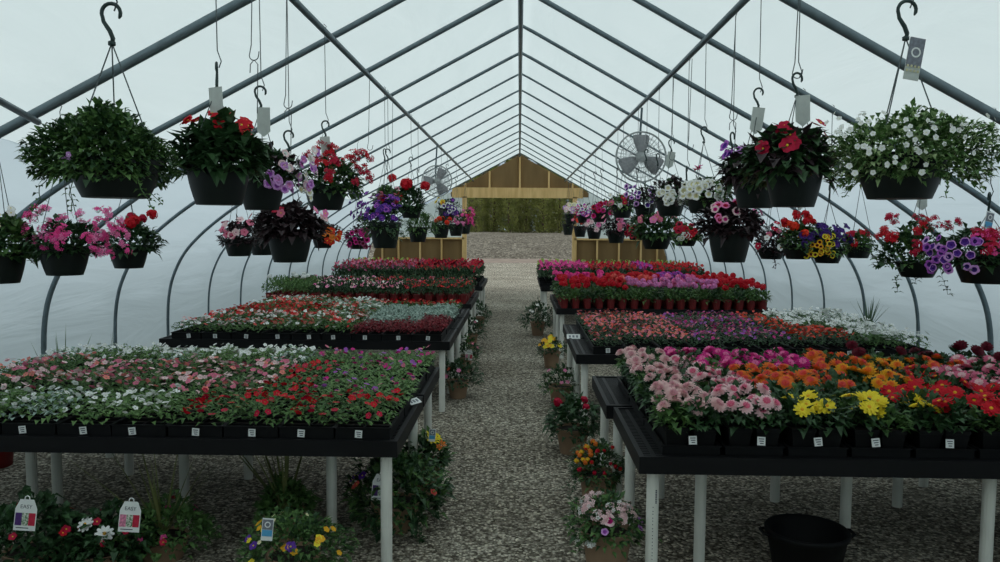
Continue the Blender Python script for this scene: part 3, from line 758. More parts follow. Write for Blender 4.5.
GENERIC_F = {}
def basket(cx, rim, bot, wpx, fol, d, label, blooms, lm='mid', m2=None, ln=.05, wd=None, n=420, trail=0, hang=.40, taper=.70, tag=None, up=.4, hook=True, wire=True, top_snap=None, hooky=None, dep=None, grp='hanging baskets'):
    """cx, rim, bot, wpx: pot in the picture; fol: x0,x1,y0,y1 of the leaf mass; d: distance"""
    d = snap(cx, bot, d); s = d / F; pc = at(cx, bot, d); rt = wpx * s / 2; h = (bot - rim) * s
    t = thing('hanging_basket', label, 'hanging basket', pc, 0, grp)
    obj('pot', bowl(rt, h, taper, rt * .03), t)
    x0, x1, y0, y1 = fol; fc = at((x0 + x1) / 2, (y0 + y1) / 2, d); rx = (x1 - x0) * s / 2 * .86; rz = (y1 - y0) * s / 2
    zc = h if fc.z - pc.z < h else fc.z - pc.z
    topz = at(cx, y0, d).z - pc.z
    zc = h - .01; rz = max(.04, (topz - zc) * .88)
    low = (at(cx, y1, d).z - pc.z - zc) / rz
    ry = min(rx, max(rt * 1.25, rx * .8))
    f = foliage_mesh(rx, ry, rz, int(n * 1.7), ln, wd or ln * .55, lm, int(cx * 7 + bot), up, max(-.85, min(-.1, low)), trail, m2)
    obj('foliage', f, t, (fc.x - pc.x, 0, zc))
    rn = random.Random(cx * 31 + bot)
    for (bx0, bx1, by0, by1, nn, kind, cols, spx) in blooms:
        cl = cols.split('+')
        for i in range(nn):
            q = at(rn.uniform(bx0, bx1), rn.uniform(by0, by1), d) - pc
            u = (q.x - (fc.x - pc.x)) / (rx * 1.1); v = (q.z - zc) / (rz * 1.25) if q.z > zc else (q.z - zc) / (rz * 1.6)
            k = 1 - u * u - v * v; yy = -ry * math.sqrt(k) * 1.1 - .01 if k > 0 else rn.uniform(-.25, .25) * ry
            if rn.random() < .22: yy = -yy * rn.random()
            loc = Vector((q.x, yy, q.z))
            # keep the pixel while moving nearer or farther
            fac = (d + yy) / d; wq = CAM + (pc + q - CAM) * fac; loc = wq - pc
            nrm = Vector((loc.x / rx * .8, loc.y / ry * 1.2 - .35, max(.1, (loc.z - zc) / rz) * .6)) + Vector((rn.gauss(0, .25), rn.gauss(0, .25), rn.gauss(0, .2)))
            if kind in ('head', 'spray'): nrm.z += .6
            nm = 'flower_head' if kind in ('head', 'spray') else 'flower'
            obj(nm, flower_mesh(kind, rn.choice(cl), rn.randrange(2)), t, loc, frame(nrm, rn.random() * 6).to_euler(), spx * s * rn.uniform(.85, 1.15))
    # hanger
    hz = h + hang
    if hooky is not None: hz = at(cx, hooky, d).z - pc.z
    for k in range(3):
        a = R_(200 + 120 * k + (cx % 40)); b = MB()
        b.tube([(rt * math.cos(a), rt * math.sin(a), h - .005), (0, 0, hz)], .0022, 5)
        obj('hanger_wire', b.mesh('hanger_wire', [WIREM]), t)
    if hook: obj('hook', HOOK, t, (0, 0, hz), (0, 0, R_((cx * 37) % 150 - 75) if cx not in (116, 899) else 0), .92 if cx in (116, 899) else .8)
    if tag: 
        kd, tx, tz = tag; obj('care_tag', TAGS[kd], t, (tx, -.02, hz + tz), (0, R_(rn.uniform(-8, 12)), R_(rn.uniform(-25, 25))), 1.05, 'plant care tag hanging on the hanger')
    if wire:
        X = pc.x; roof = prof_h(X) - .045
        px_, py_ = (X, pc.y)
        # nearest support: purlin when close to it, else the nearest hoop
        if abs(X) < 1.8: ax, ay, az = math.copysign(1.265, X), pc.y, 3.0
        else: ax, ay, az = X, pc.y, roof + .015
        top = Vector((ax, ay, az)) - pc; b = MB(); zt = hz + .118 * (.92 if cx in (116, 899) else .8)
        b.tube([(.0, 0, zt + .01), (-.012, 0, zt - .006), (.01, 0, zt - .012), (.02, 0, zt + .015), (.004, 0, zt + .06), tuple(top)][2:] , .0025, 5)
        b.tube([(top.x, top.y, top.z), (top.x + .012, top.y, top.z + .03), (top.x - .005, top.y, top.z + .045)], .0025, 5)
        o = thing('hanging_wire', 'wire holding up the ' + label.split(',')[0].replace('hanging basket', 'basket'), 'wire', pc, 0, 'basket wires', b.mesh('wire', [WIREM]))
    return t

B = basket
B(116, 160, 198, 88, (30, 176, 106, 182), 2.75, 'large hanging basket of dense green scaevola foliage, nearest on the left', [(62, 84, 152, 165, 5, 'single', 'lavender/white', 3.2)], 'mid', 'deep', 0.032, .019, 2600, 8, tag=None, hooky=43)
B(219, 166, 205, 62, (180, 264, 121, 178), 3.8, 'deep hanging basket of dark green impatiens with three scarlet blooms', [(182, 202, 120, 134, 7, 'single', 'red', 6.2), (212, 228, 112, 126, 6, 'single', 'red', 6.2), (232, 252, 116, 136, 7, 'single', 'red', 6.2)], 'deep', None, .085, .045, 420, 0, hooky=88, tag=('grey', 0, .0))
B(262, 178, 210, 46, (240, 300, 148, 185), 4.7, 'hanging basket of lilac and white petunias behind the scarlet impatiens', [(268, 318, 150, 190, 34, 'petunia', 'lavender/violet+lavender/lilacpink+palepink/white', 4.6), (292, 312, 158, 198, 12, 'petunia', 'white/cream', 4.6)], 'deep', 'dark', .05, None, 380, 0, hooky=108, tag=('grey', .02, 0))
B(326, 186, 210, 42, (304, 364, 158, 196), 5.3, 'hanging basket of trailing scarlet ivy geraniums, beside the lilac petunias', [(306, 335, 142, 166, 18, 'spray', 'red+crimson', 6), (328, 371, 152, 182, 24, 'spray', 'red+crimson', 6)], 'deep', 'mid', .055, None, 420, 2, hooky=137, tag=('grey', .0, 0))
B(385, 222, 248, 31, (358, 402, 205, 236), 6.7, 'hanging basket overflowing with purple petunias', [(346, 400, 192, 220, 90, 'petunia', 'purple/deeppurple+violet/purple+purple/violet', 3)], 'blue', 'mid', .06, None, 360, 8, hooky=160)
B(411, 206, 218, 22, (390, 426, 184, 214), 8.5, 'hanging basket of bright red zonal geraniums with round heads', [(388, 394, 178, 184, 1, 'head', 'red', 5), (405, 411, 183, 190, 2, 'head', 'red', 6.5), (420, 426, 186, 192, 2, 'head', 'red', 5.5), (390, 397, 194, 198, 2, 'head', 'red', 6), (405, 410, 186, 189, 1, 'head', 'red', 5)], 'deep', None, .07, None, 380, 0, hooky=166)
B(418, 227, 242, 20, (404, 438, 213, 234), 8.9, 'hanging basket of plain grassy green foliage, over the end wall', [(430, 436, 214, 220, 2, 'single', 'white', 2.4)], 'mid', 'lush', .09, .02, 320, 0, hooky=178)
B(388, 200, 214, 20, (372, 402, 186, 208), 9.7, 'hanging basket of pink verbena, behind the purple petunias', [(376, 398, 186, 200, 10, 'spray', 'rose/palepink+crimson', 4)], 'mid', None, .06, None, 260, 0, hooky=160)
B(441, 225, 238, 17, (431, 453, 218, 230), 10.1, 'hanging basket of orange red blooms, past the grassy green one', [(432, 452, 218, 223, 8, 'head', 'orangered', 3)], 'deep', None, .06, None, 220, 0, hooky=180)
B(447, 208, 220, 18, (434, 462, 198, 214), 11.0, 'hanging basket of dark purple and white pansies with yellow ones', [(436, 446, 197, 204, 5, 'petunia', 'gold/maroon+yellow/maroon', 2.4), (442, 460, 200, 214, 16, 'petunia', 'purple/white+white/purple+deeppurple/violet', 2.4)], 'deep', 'dark', .05, None, 220, 0, hooky=170)
B(456, 224, 236, 15, (450, 468, 210, 228), 11.8, 'hanging basket of bright pink petunias, next to the doorway post', [(452, 474, 208, 224, 18, 'spray', 'hotpink+pink', 3)], 'deep', None, .06, None, 200, 0, hooky=182)
B(465, 224, 234, 12, (458, 475, 208, 226), 13.4, 'hanging basket of dark magenta flowers, last of the left row', [(460, 475, 208, 222, 12, 'spray', 'crimson+magenta', 2.6)], 'dark', None, .06, None, 180, 0, hooky=186)
# lower left row
B(2, 252, 283, 46, (-26, 36, 214, 262), 4.2, 'hanging basket of glossy green leaves, cut off by the photo edge on the left', [(0, 14, 208, 222, 4, 'single', 'white', 4), (-10, 20, 214, 228, 3, 'single', 'cream', 4)], 'mid', 'deep', .07, None, 380, 0, hooky=150)
B(65, 246, 275, 48, (30, 104, 222, 256), 4.35, 'hanging basket of vivid pink ivy geraniums, at far left', [(26, 122, 208, 240, 56, 'spray', 'hotpink+pink', 5.6), (90, 128, 228, 254, 20, 'spray', 'hotpink+pink', 5.6), (36, 60, 234, 246, 9, 'spray', 'hotpink', 5.4)], 'deep', None, .055, None, 360, 3, hooky=150)
B(129, 245, 268, 38, (106, 160, 222, 254), 5.5, 'hanging basket of dark green leaves with red blooms, right of the vivid pink one', [(122, 152, 213, 224, 5, 'head', 'red+crimson', 6)], 'deep', 'blue', .065, None, 340, 2, hooky=180, tag=('grey', 0, 0))
B(239, 239, 256, 29, (216, 262, 220, 246), 6.7, 'hanging basket of rosy bicolour blooms over bronze leaves', [(220, 258, 219, 236, 13, 'single', 'palepink/magenta+rose/crimson', 4)], 'dark', None, .055, None, 260, 0, hooky=170)
B(262, 238, 255, 26, (246, 280, 212, 244), 7.6, 'hanging basket of dark leaves, half hidden behind the big bronze one', [(248, 268, 208, 216, 4, 'single', 'crimson+rose', 3.4)], 'dark', None, .055, None, 240, 0, hooky=170)
B(290, 230, 262, 45, (256, 326, 206, 240), 5.0, 'large hanging basket of dark bronze leaves with few pink blooms', [(314, 327, 209, 220, 5, 'single', 'palepink/rose+pink', 5), (272, 292, 207, 214, 4, 'single', 'crimson+rose', 4)], 'dark', None, .07, None, 480, 0, hooky=150)
B(323, 234, 248, 22, (308, 342, 222, 242), 7.4, 'hanging basket with orange blooms at its side', [(324, 341, 226, 242, 14, 'single', 'orange+orangered', 3.4)], 'dark', 'deep', .05, None, 240, 0, hooky=180)
B(358, 238, 249, 18, (344, 372, 226, 246), 8.9, 'hanging basket of dusky magenta petunias', [(346, 371, 230, 247, 26, 'petunia', 'dusk/maroon+magenta/maroon', 2.8)], 'dark', None, .05, None, 220, 0, hooky=190)
# right upper row
B(899, 156, 199, 82, (824, 1000, 110, 184), 2.8, 'large hanging basket of small white starry flowers, nearest on the right', [(826, 998, 112, 176, 84, 'single', 'white/cream', 2.7)], 'mid', 'var', .032, .016, 2300, 8, hooky=38, tag=('photo', .03, -.005))
B(793, 166, 207, 56, (744, 832, 130, 182), 4.0, 'deep hanging basket of dark impatiens with crimson blooms', [(777, 800, 123, 136, 5, 'single', 'crimson', 6.2), (812, 828, 122, 136, 3, 'single', 'crimson', 6.2), (783, 795, 140, 152, 3, 'single', 'crimson', 7), (756, 766, 143, 152, 2, 'single', 'crimson', 7)], 'deep', 'dark', .085, .045, 460, 0, hooky=96, tag=('grey', .02, 0))
B(755, 170, 208, 46, (722, 776, 150, 190), 4.7, 'hanging basket of dark leaves with two mauve blooms', [(722, 732, 144, 156, 3, 'petunia', 'violet/purple', 6), (737, 748, 144, 154, 3, 'petunia', 'lavender/violet', 6)], 'dark', 'deep', .07, None, 360, 0, hooky=108, tag=('grey', 0, 0))
B(702, 194, 213, 32, (682, 734, 178, 206), 6.4, 'hanging basket of white petunias with a pink tuft on top', [(683, 730, 182, 200, 26, 'petunia', 'white/cream', 4.4), (690, 700, 166, 176, 4, 'petunia', 'magenta/crimson', 4)], 'mid', 'dark', .05, None, 340, 2, hooky=142)
B(670, 200, 216, 29, (650, 692, 178, 206), 7.3, 'hanging basket of white petunias and dark leaves, near the fan', [(657, 684, 186, 208, 20, 'petunia', 'white/cream', 3.8)], 'dark', 'deep', .06, None, 320, 0, hooky=152, tag=('grey', 0, .0))
B(645, 205, 217, 22, (628, 660, 186, 210), 8.4, 'hanging basket of purple petunias edged in white', [(625, 656, 186, 206, 28, 'petunia', 'white/purple/x+lavender/deeppurple', 2.7)], 'dark', 'deep', .05, None, 240, 0, hooky=160)
B(622, 205, 218, 21, (609, 634, 196, 212), 9.6, 'hanging basket of pink and white flowers over light green leaves', [(610, 628, 194, 206, 10, 'single', 'white+rose+crimson', 3)], 'mid', 'lush', .06, None, 260, 0, hooky=172)
B(601, 210, 222, 18, (590, 616, 200, 218), 10.8, 'hanging basket packed with magenta blooms', [(592, 613, 202, 216, 20, 'petunia', 'magenta/crimson+crimson/maroon', 2.7)], 'deep', None, .05, None, 220, 0, hooky=176)
B(584, 212, 223, 15, (574, 596, 202, 218), 12.4, 'hanging basket of mixed mauve and white petunias', [(576, 594, 202, 216, 18, 'petunia', 'violet/white+white/violet+magenta/white', 2.4)], 'dark', None, .05, None, 200, 0, hooky=180)
B(571, 214, 224, 13, (562, 580, 203, 220), 14.0, 'hanging basket of pale lilac flowers, last of the right row', [(563, 580, 200, 214, 16, 'petunia', 'palepink/white+lavender/white+cream/white', 2.3)], 'dark', 'mid', .05, None, 180, 0, hooky=184)
# right lower row
B(729, 226, 262, 43, (699, 764, 204, 238), 5.0, 'deep hanging basket of black bronze leaves with pink bicolour blooms', [(714, 738, 202, 222, 14, 'petunia', 'pink/crimson+palepink/magenta', 4.2), (753, 762, 209, 213, 3, 'single', 'pink', 4)], 'dark', None, .065, None, 480, 0, hooky=150)
B(656, 233, 249, 31, (632, 684, 214, 242), 6.9, 'hanging basket of long green leaves with a few pink blooms', [(634, 642, 216, 222, 3, 'single', 'rose', 3.6), (652, 662, 213, 220, 4, 'single', 'pink+rose', 3.6), (668, 678, 215, 222, 3, 'single', 'rose', 3.6)], 'deep', 'mid', .085, .035, 340, 0, hooky=165)
B(685, 238, 246, 24, (672, 702, 226, 242), 8.2, 'shallow hanging basket with crimson and white petunias', [(676, 700, 222, 238, 18, 'petunia', 'crimson/maroon+red/crimson', 3.4), (678, 690, 234, 240, 6, 'petunia', 'white/cream', 3)], 'mid', None, .05, None, 220, 0, hooky=180)
B(616, 230, 243, 19, (604, 632, 217, 236), 8.9, 'hanging basket of dark leaves with small pink blooms, before the end wall', [(602, 634, 216, 230, 12, 'single', 'pink/crimson+rose', 2.8)], 'dark', None, .06, None, 280, 0, hooky=176)
B(636, 228, 240, 17, (626, 646, 216, 236), 10.0, 'hanging basket of crimson flowers, tucked behind the long leaved one', [(627, 640, 220, 238, 14, 'petunia', 'crimson/maroon', 2.6)], 'deep', None, .05, None, 200, 0, hooky=178)
B(594, 228, 239, 15, (583, 606, 216, 232), 10.6, 'hanging basket of pink speckled blooms over the low wall', [(584, 606, 214, 230, 14, 'single', 'pink/crimson+palepink/magenta', 2.5)], 'dark', None, .05, None, 220, 0, hooky=178)
B(580, 226, 237, 13, (571, 590, 212, 230), 12.0, 'hanging basket with one orange red cluster', [(575, 583, 216, 222, 5, 'single', 'orangered', 2.6), (572, 588, 210, 220, 7, 'single', 'rose+magenta', 2)], 'dark', None, .05, None, 200, 0, hooky=182)
B(568, 224, 235, 11, (560, 576, 212, 228), 13.6, 'hanging basket of dark leaves closest to the doorway on the right', [(561, 575, 211, 224, 8, 'single', 'palepink+cream', 2)], 'dark', 'mid', .05, None, 180, 0, hooky=186)
B(771, 248, 259, 27, (756, 790, 226, 254), 6.6, 'shallow hanging basket of bronze leaves with white and red specks', [(758, 786, 222, 250, 12, 'single', 'crimson/white+white/crimson+rose', 3.2)], 'dark', None, .055, None, 280, 3, hooky=190)
B(798, 244, 259, 31, (780, 822, 222, 250), 6.0, 'hanging basket of orange red geraniums and deep purple petunias', [(784, 813, 214, 224, 8, 'head', 'orangered+red', 4.6), (788, 806, 224, 234, 5, 'head', 'orangered+red', 5), (796, 818, 228, 246, 14, 'petunia', 'deeppurple/purple', 4)], 'mid', 'deep', .055, None, 320, 0, hooky=190, tag=('grey', 0, 0))
B(827, 249, 263, 30, (802, 850, 228, 256), 5.6, 'hanging basket of yellow and purple pansies', [(800, 834, 236, 257, 44, 'petunia', 'gold/maroon+yellow/maroon', 2.7), (818, 848, 224, 238, 14, 'petunia', 'deeppurple/purple', 4), (836, 852, 232, 246, 5, 'petunia', 'deeppurple/purple', 4)], 'mid', None, .05, None, 320, 0, hooky=200)
B(858, 244, 258, 26, (846, 872, 232, 252), 6.6, 'hanging basket of red blooms behind the yellow and purple pansies', [(842, 866, 232, 248, 12, 'spray', 'red+crimson', 5)], 'mid', None, .05, None, 220, 0, hooky=185)
B(917, 262, 277, 40, (874, 946, 224, 268), 4.9, 'hanging basket of leggy red geraniums with a white bloom', [(888, 898, 216, 224, 5, 'spray', 'crimson', 5), (874, 886, 228, 236, 5, 'spray', 'red', 5), (886, 896, 232, 240, 5, 'spray', 'red', 5.5), (912, 932, 216, 232, 12, 'spray', 'red+crimson', 5), (934, 950, 216, 230, 6, 'spray', 'crimson', 5), (955, 962, 218, 224, 3, 'spray', 'crimson', 5), (905, 925, 238, 252, 6, 'spray', 'crimson', 4.5), (916, 922, 252, 258, 1, 'petunia', 'cream/white', 6)], 'deep', 'mid', .06, None, 420, 6, hooky=190, tag=('grey', 0, .0))
B(985, 256, 283, 58, (930, 1030, 228, 268), 4.1, 'hanging basket of purple petunias edged in white beside hot pink ones', [(926, 984, 236, 272, 30, 'petunia', 'lavender/deeppurple+violet/deeppurple+lavender/purple/x', 4.4), (976, 1024, 230, 252, 26, 'spray', 'hotpink+crimson', 6)], 'deep', None, .055, None, 420, 3, hooky=212, tag=('blue', 0, -.0))

# bare wires with crooks waiting for baskets
for i, (px, y0, y1, d) in enumerate(((288, 0, 108, 5.6), (370, 60, 150, 8.0), (254, 0, 60, 4.6), (393, 100, 200, 10.0), (733, 0, 120, 5.2), (797, 0, 78, 4.6), (690, 60, 150, 8.0), (672, 80, 160, 9.2))):
    d = snap(px, y1, d); p = at(px, y1, d); pur = abs(p.x) < 1.8; ax = p.x; az = 3.0 if pur else prof_h(p.x) - .03; ay = d
    b = MB(); pts = [(.025, 0, .04)] + [(.022 * math.cos(R_(a)), 0, .022 * math.sin(R_(a)) + .02) for a in range(0, -181, -30)] + [(-.012, 0, .07), (ax - p.x, ay - d, az - p.z)]
    b.tube(pts, .0025, 5)
    if i in (0, 2, 4): b.tube([(-.02, 0, -.06), (-.018, 0, -.02), (0, 0, 0), (.018, 0, -.02), (.012, 0, -.25)], .0025, 5)
    wl = ['left roof slope, with a double crook', 'left roof slope, midway down the aisle', 'left roof slope, between the big green and lilac baskets', 'left roof slope, far down the aisle',
          'right roof slope, left of the crimson impatiens', 'right roof slope, between the nearest two big baskets', 'right roof slope, right of the large fan', 'right roof slope, behind the large fan'][i]
    thing('hanging_wire', 'empty wire hanging from the ' + wl, 'wire', p, 0, 'empty basket wires', b.mesh('wire', [WIREM]))

# ------------------------------------------------------------------ fans
def fan(cx, cy_, d, dia, label, rz, blades):
    p = at(cx, cy_, snap(cx, cy_, d)); d = p.y; R = dia / 2; t = thing('circulation_fan', label, 'fan', p, rz, 'circulation fans')
    g = MB()
    for q in (-1, 1):
        for k in range(5 if q < 0 else 4):
            r = R * (.25 + .75 * k / 4) if k else R * .22; y = q * R * .22 * (1 - (r / R) ** 3 * .9)
            g.tube([(r * math.cos(a * math.pi / 16), y, r * math.sin(a * math.pi / 16)) for a in range(33)], (.005 if k == 4 else .0024), 5, 0, False)
        for k in range(36):
            a = k * math.pi / 18
            g.tube([(r * R * math.cos(a), q * R * .22 * (1 - r ** 3 * .9), r * R * math.sin(a)) for r in (.2, .5, .75, .9, 1)], .0019, 4, 0, False)
    g.tube([(R * math.cos(a * math.pi / 20), 0, R * math.sin(a * math.pi / 20)) for a in range(41)], .010, 6, 0, False)
    obj('guard', g.mesh('guard', [FANGREY]), t)
    for k in range(3):
        a = blades + k * 2 * math.pi / 3; b = MB(); pts = []
        for rr, wv in ((.16, .16), (.4, .40), (.7, .56), (.84, .54), (.89, .40)):
            for s in (-1, 0, 1):
                pts.append((s * wv * R * .62, s * wv * R * .22 + .01 * (s == 0), rr * R))
        b.add(pts, [(j * 3 + i, j * 3 + i + 1, j * 3 + i + 4, j * 3 + i + 3) for j in range(4) for i in range(2)])
        o = obj('blade', b.mesh('blade', [FANBLADE], True), t, (0, 0, 0), (0, a, 0)); so = o.modifiers.new('thick', 'SOLIDIFY'); so.thickness = .003
    b = MB(); M = Matrix.Rotation(math.pi / 2, 4, 'X')
    b.lathe([(.001, -R * .28), (R * .16, -R * .26), (R * .2, -R * .1), (R * .2, R * .18), (.001, R * .22)], 16, 0, M)
    obj('motor', b.mesh('motor', [FANGREY], False), t)
    b = MB(); top = Vector((math.copysign(1.265, p.x), d, 3.0)) - p; top = Matrix.Rotation(-rz, 3, 'Z') @ top
    b.tube([(0, R * .25, 0), (0, R * .34, 0), (0, R * .34, R * .9), tuple(top)], .012, 8); obj('mount_pipe', b.mesh('mount', [STEEL]), t)
fan(641, 157, 8.1, .52, 'large round grey fan with three blades, hung above the right rows of baskets', 0, 0)
fan(437, 181, 12.0, .47, 'smaller round fan hung above the left rows of baskets', R_(20), .5)

# ------------------------------------------------------------------ plants and things on the gravel
def ground_plant(px, base_y, d, potr, poth, potm, fr, fh, label, blooms, lm='deep', m2=None, ln=.06, wd=None, n=330, tag=None, trail=2, name='potted_plant'):
    p = at(px, base_y, d) if base_y else at(px, 400, d); X = p.x
    t = thing(name, label, 'potted plant', (X, d, 0), RN.random() * .1, 'potted plants standing on the gravel')
    obj('pot', round_pot(potr, poth, potm, 24), t)
    obj('foliage', foliage_mesh(fr, fr, fh, n, ln, wd or ln * .5, lm, int(px * 3 + d * 10), .4, -.35, trail, m2), t, (0, 0, poth))
    rn = random.Random(px)
    for (nn, kind, cols, sz, az0, az1, zf) in blooms:
        for i in range(nn):
            a = R_(rn.uniform(az0, az1)); z = rn.uniform(*zf); q = math.sqrt(max(0.02, 1 - z * z))
            loc = Vector((fr * q * math.cos(a), fr * q * math.sin(a), poth + fh * z)) * 1.0
            obj('flower_head' if kind in ('head', 'spray') else 'flower', flower_mesh(kind, rn.choice(cols.split('+')), 0), t, loc + Vector((0, 0, .02)), frame(Vector((math.cos(a) * .6, math.sin(a) * .6 - .1, .7))).to_euler(), sz * rn.uniform(.85, 1.1))
    if tag:
        kd, tx, ty, s = tag; q = at(tx, ty, d - fr * .85) - Vector((X, d, 0)); obj('care_tag', kd, t, q, (R_(-8), R_(4), 0), s, 'plant care tag')
    return t
def big_tag(c):
    b = MB(); W = .052
    poly = [(-W, -.15), (W, -.15), (W, -.045), (W * .62, 0), (-W * .62, 0), (-W, -.045)]
    n = len(poly); b.add([(x, 0, z) for x, z in poly] + [(x, .002, z) for x, z in poly], [tuple(range(n)), tuple(range(2 * n - 1, n - 1, -1))] + [(i, i + n, (i + 1) % n + n, (i + 1) % n) for i in range(n)])
    b.tube([(-.012, 0, 0), (-.01, 0, .012), (0, 0, .018), (.01, 0, .012), (.012, 0, 0)], .003, 5)
    for i in range(3): b.box((-.032 + .032 * i, -.001, -.095), (.031, .001, .06), 1 + i)
    b.box((-.01, -.001, -.137), (.06, .001, .004), 4)
    fc = bpy.data.curves.new('tag_text', 'FONT'); fc.body = 'EASY'; fc.size = .026; fc.align_x = 'CENTER'
    fo = bpy.data.objects.new('tmp_text', fc); COL.objects.link(fo); dg = bpy.context.evaluated_depsgraph_get(); me = fo.evaluated_get(dg).to_mesh()
    vs = [(v.co.x, -.0016, v.co.y - .043) for v in me.vertices]; fs = [tuple(pl.vertices) for pl in me.polygons]
    fo.evaluated_get(dg).to_mesh_clear(); bpy.data.objects.remove(fo)
    b.add(vs, fs, 4)
    return b.mesh('plant_tag', [LABELW] + c + [INK])
T1 = big_tag([TAGPUR, TAGGRN, TAGRED]); T2 = big_tag([mat('tag_pink', (214, 130, 160), .5, .3, 90), TAGGRN, TAGRED])
ground_plant(28, 0, 3.72, .13, .14, TANPOT, .27, .22, 'dark leafy container plant with small red blooms, white tag, under the bench corner', [(9, 'single', 'red+crimson', .022, 0, 360, (.2, .8))], 'deep', None, .07, n=800, tag=(T1, 23, 500, .95))
ground_plant(98, 0, 3.78, .13, .12, TANPOT, .24, .16, 'low dark plant with one white bloom, between the two white tags', [(2, 'open', 'white/gold', .042, 230, 300, (.6, .95)), (5, 'single', 'crimson', .02, 0, 360, (.4, 1))], 'deep', None, .07, n=700, tag=(T2, 126, 503, .95))
def spikes(px, d, z, n, L_, label, lm='deep', px_tag=None, spread=.35, wdt=.015):
    X = at(px, 400, d).x; rn = random.Random(px); b = MB()
    for i in range(n):
        a = rn.random() * 6.28; tl = rn.uniform(.05, spread); q = L_ * rn.uniform(.7, 1.05)
        pr = None; pts = []
        for k in range(6):
            f = k / 5; rr = q * math.sin(tl * f * 1.4) ; pts.append(Vector((rr * math.cos(a) * 1.0, rr * math.sin(a), q * f * (1 - tl * .35 * f))))
        sd = Vector((-math.sin(a), math.cos(a), 0))
        vs = []
        for k, pnt in enumerate(pts):
            ww = wdt * (1 - (k / 5) ** 2) + .0008; vs += [pnt + sd * ww / 2 + Vector((0, 0, ww * .2)), pnt, pnt - sd * ww / 2 + Vector((0, 0, ww * .2))]
        b.add(vs, [(k * 3 + j, k * 3 + j + 1, k * 3 + j + 4, k * 3 + j + 3) for k in range(5) for j in range(2)])
    return b.mesh('spiky_leaves', [LEAF[lm]])
def spike_plant(px, d, z, n, L_, label, lm='mid', spread=.35, potr=.1, poth=.18, pm_=TANPOT, sk=None, skcol=None):
    X = at(px, 400, d).x; t = thing('spike_plant', label, 'potted plant', (X, d, z), 0, 'spiky dracaenas')
    obj('pot', round_pot(potr, poth, pm_, 20), t); obj('spiky_leaves', spikes(px, d, z, n, L_, '', lm, None, spread), t, (0, 0, poth * .9))
    if sk: obj('foliage', foliage_mesh(sk, sk, .16, 760, .05, .028, 'mid', px, .4, -.3, 3), t, (0, 0, poth))
    if skcol:
        rn = random.Random(px)
        for i in range(10):
            a = rn.random() * 6.28; r = sk * rn.uniform(.5, 1); obj('flower', flower_mesh('single', rn.choice(skcol.split('+')), 0), t, (r * math.cos(a), r * math.sin(a), poth + rn.uniform(.05, .12)), frame(Vector((math.cos(a), math.sin(a), .8))).to_euler(), .018)
spike_plant(160, 3.95, 0, 15, .62, 'spiky dracaena in a mixed planter with pink flowers, under the front left bench', 'olive2', .75, .13, .12, TANPOT, .26, 'hotpink+crimson')
spike_plant(284, 4.2, 0, 15, .6, 'spiky dracaena rising behind the yellow flowered planter', 'olive2', .7, .12, .17, TANPOT, .14)
ground_plant(292, 0, 3.66, .125, .17, TANPOT, .25, .17, 'mixed planter with small yellow flowers and a blue and white tag', [(16, 'single', 'yellow+gold', .017, 180, 360, (.0, .8)), (3, 'single', 'purple', .024, 180, 300, (.3, .8)), (6, 'single', 'cream', .012, 0, 360, (.5, 1))], 'mid', 'deep', .045, n=1000, tag=(TAGS['blue'], 266, 518, 1.0), trail=8)
ground_plant(396, 0, 4.42, .14, .16, TANPOT, .27, .28, 'large dark green bushy planter behind the front bench leg, at the path edge', [(3, 'single', 'coral', .02, 200, 340, (.1, .5)), (3, 'single', 'purple', .03, 170, 230, (.2, .6)), (1, 'single', 'white', .02, 260, 270, (.1, .2))], 'deep', 'mid', .07, n=1000, tag=(T1, 380, 474, .95), trail=8)
ground_plant(425, 0, 5.0, .12, .22, TANPOT, .15, .16, 'planter with yellow lilies leaning over the path', [(5, 'lily', 'yellow', .035, 250, 380, (.8, 1)), (2, 'lily', 'orange', .028, 300, 360, (.5, .8))], 'deep', 'mid', .07, n=360, tag=(TAGS['blue'], 432, 429, .8), trail=3)
ground_plant(458, 0, 7.9, .11, .18, TANPOT, .2, .18, 'green potted plant at the path edge by the middle left bench, few pink blooms', [(5, 'single', 'pink+coral', .022, 180, 360, (.2, .9))], 'deep', None, .07, n=320)
ground_plant(463, 0, 9.3, .11, .2, TANPOT, .21, .22, 'green bushy potted plant with a red and white tag, left path edge', [(4, 'single', 'rose', .022, 180, 360, (.2, .9))], 'deep', 'mid', .07, n=320, tag=(T2, 469, 350, .8))
ground_plant(470, 0, 11.2, .11, .2, TANPOT, .2, .22, 'dark bushy potted plant beside the far left pots', [(5, 'single', 'rose+white', .022, 180, 360, (.2, .9))], 'deep', None, .07, n=300)
ground_plant(478, 0, 13.4, .11, .2, TANPOT, .2, .25, 'dark bushy potted plant, farthest one along the left path edge', [], 'deep', None, .08, n=280)
ground_plant(609, 0, 3.82, .125, .25, TANPOT, .17, .15, 'tan pot of pale pink verbena and one pink petunia, by the front dahlia bench', [(26, 'spray', 'palepink/white+palepink', .030, 80, 330, (.5, .85)), (3, 'petunia', 'lavender/violet', .02, 220, 350, (.0, .4)), (1, 'petunia', 'palepink/magenta', .032, 262, 263, (.5, .52)), (2, 'spray', 'white', .026, 200, 240, (-.4, -.2))], 'mid', 'deep', .05, n=520, trail=6)
ground_plant(600, 0, 4.75, .12, .24, TANPOT, .16, .17, 'tan pot of orange and red flowers under the dahlia bench edge', [(16, 'head', 'orange/gold+gold/yellow', .018, 130, 240, (.3, 1)), (14, 'head', 'red/orange+crimson/red', .014, 200, 350, (.1, 1))], 'deep', 'mid', .045, n=800, trail=4)
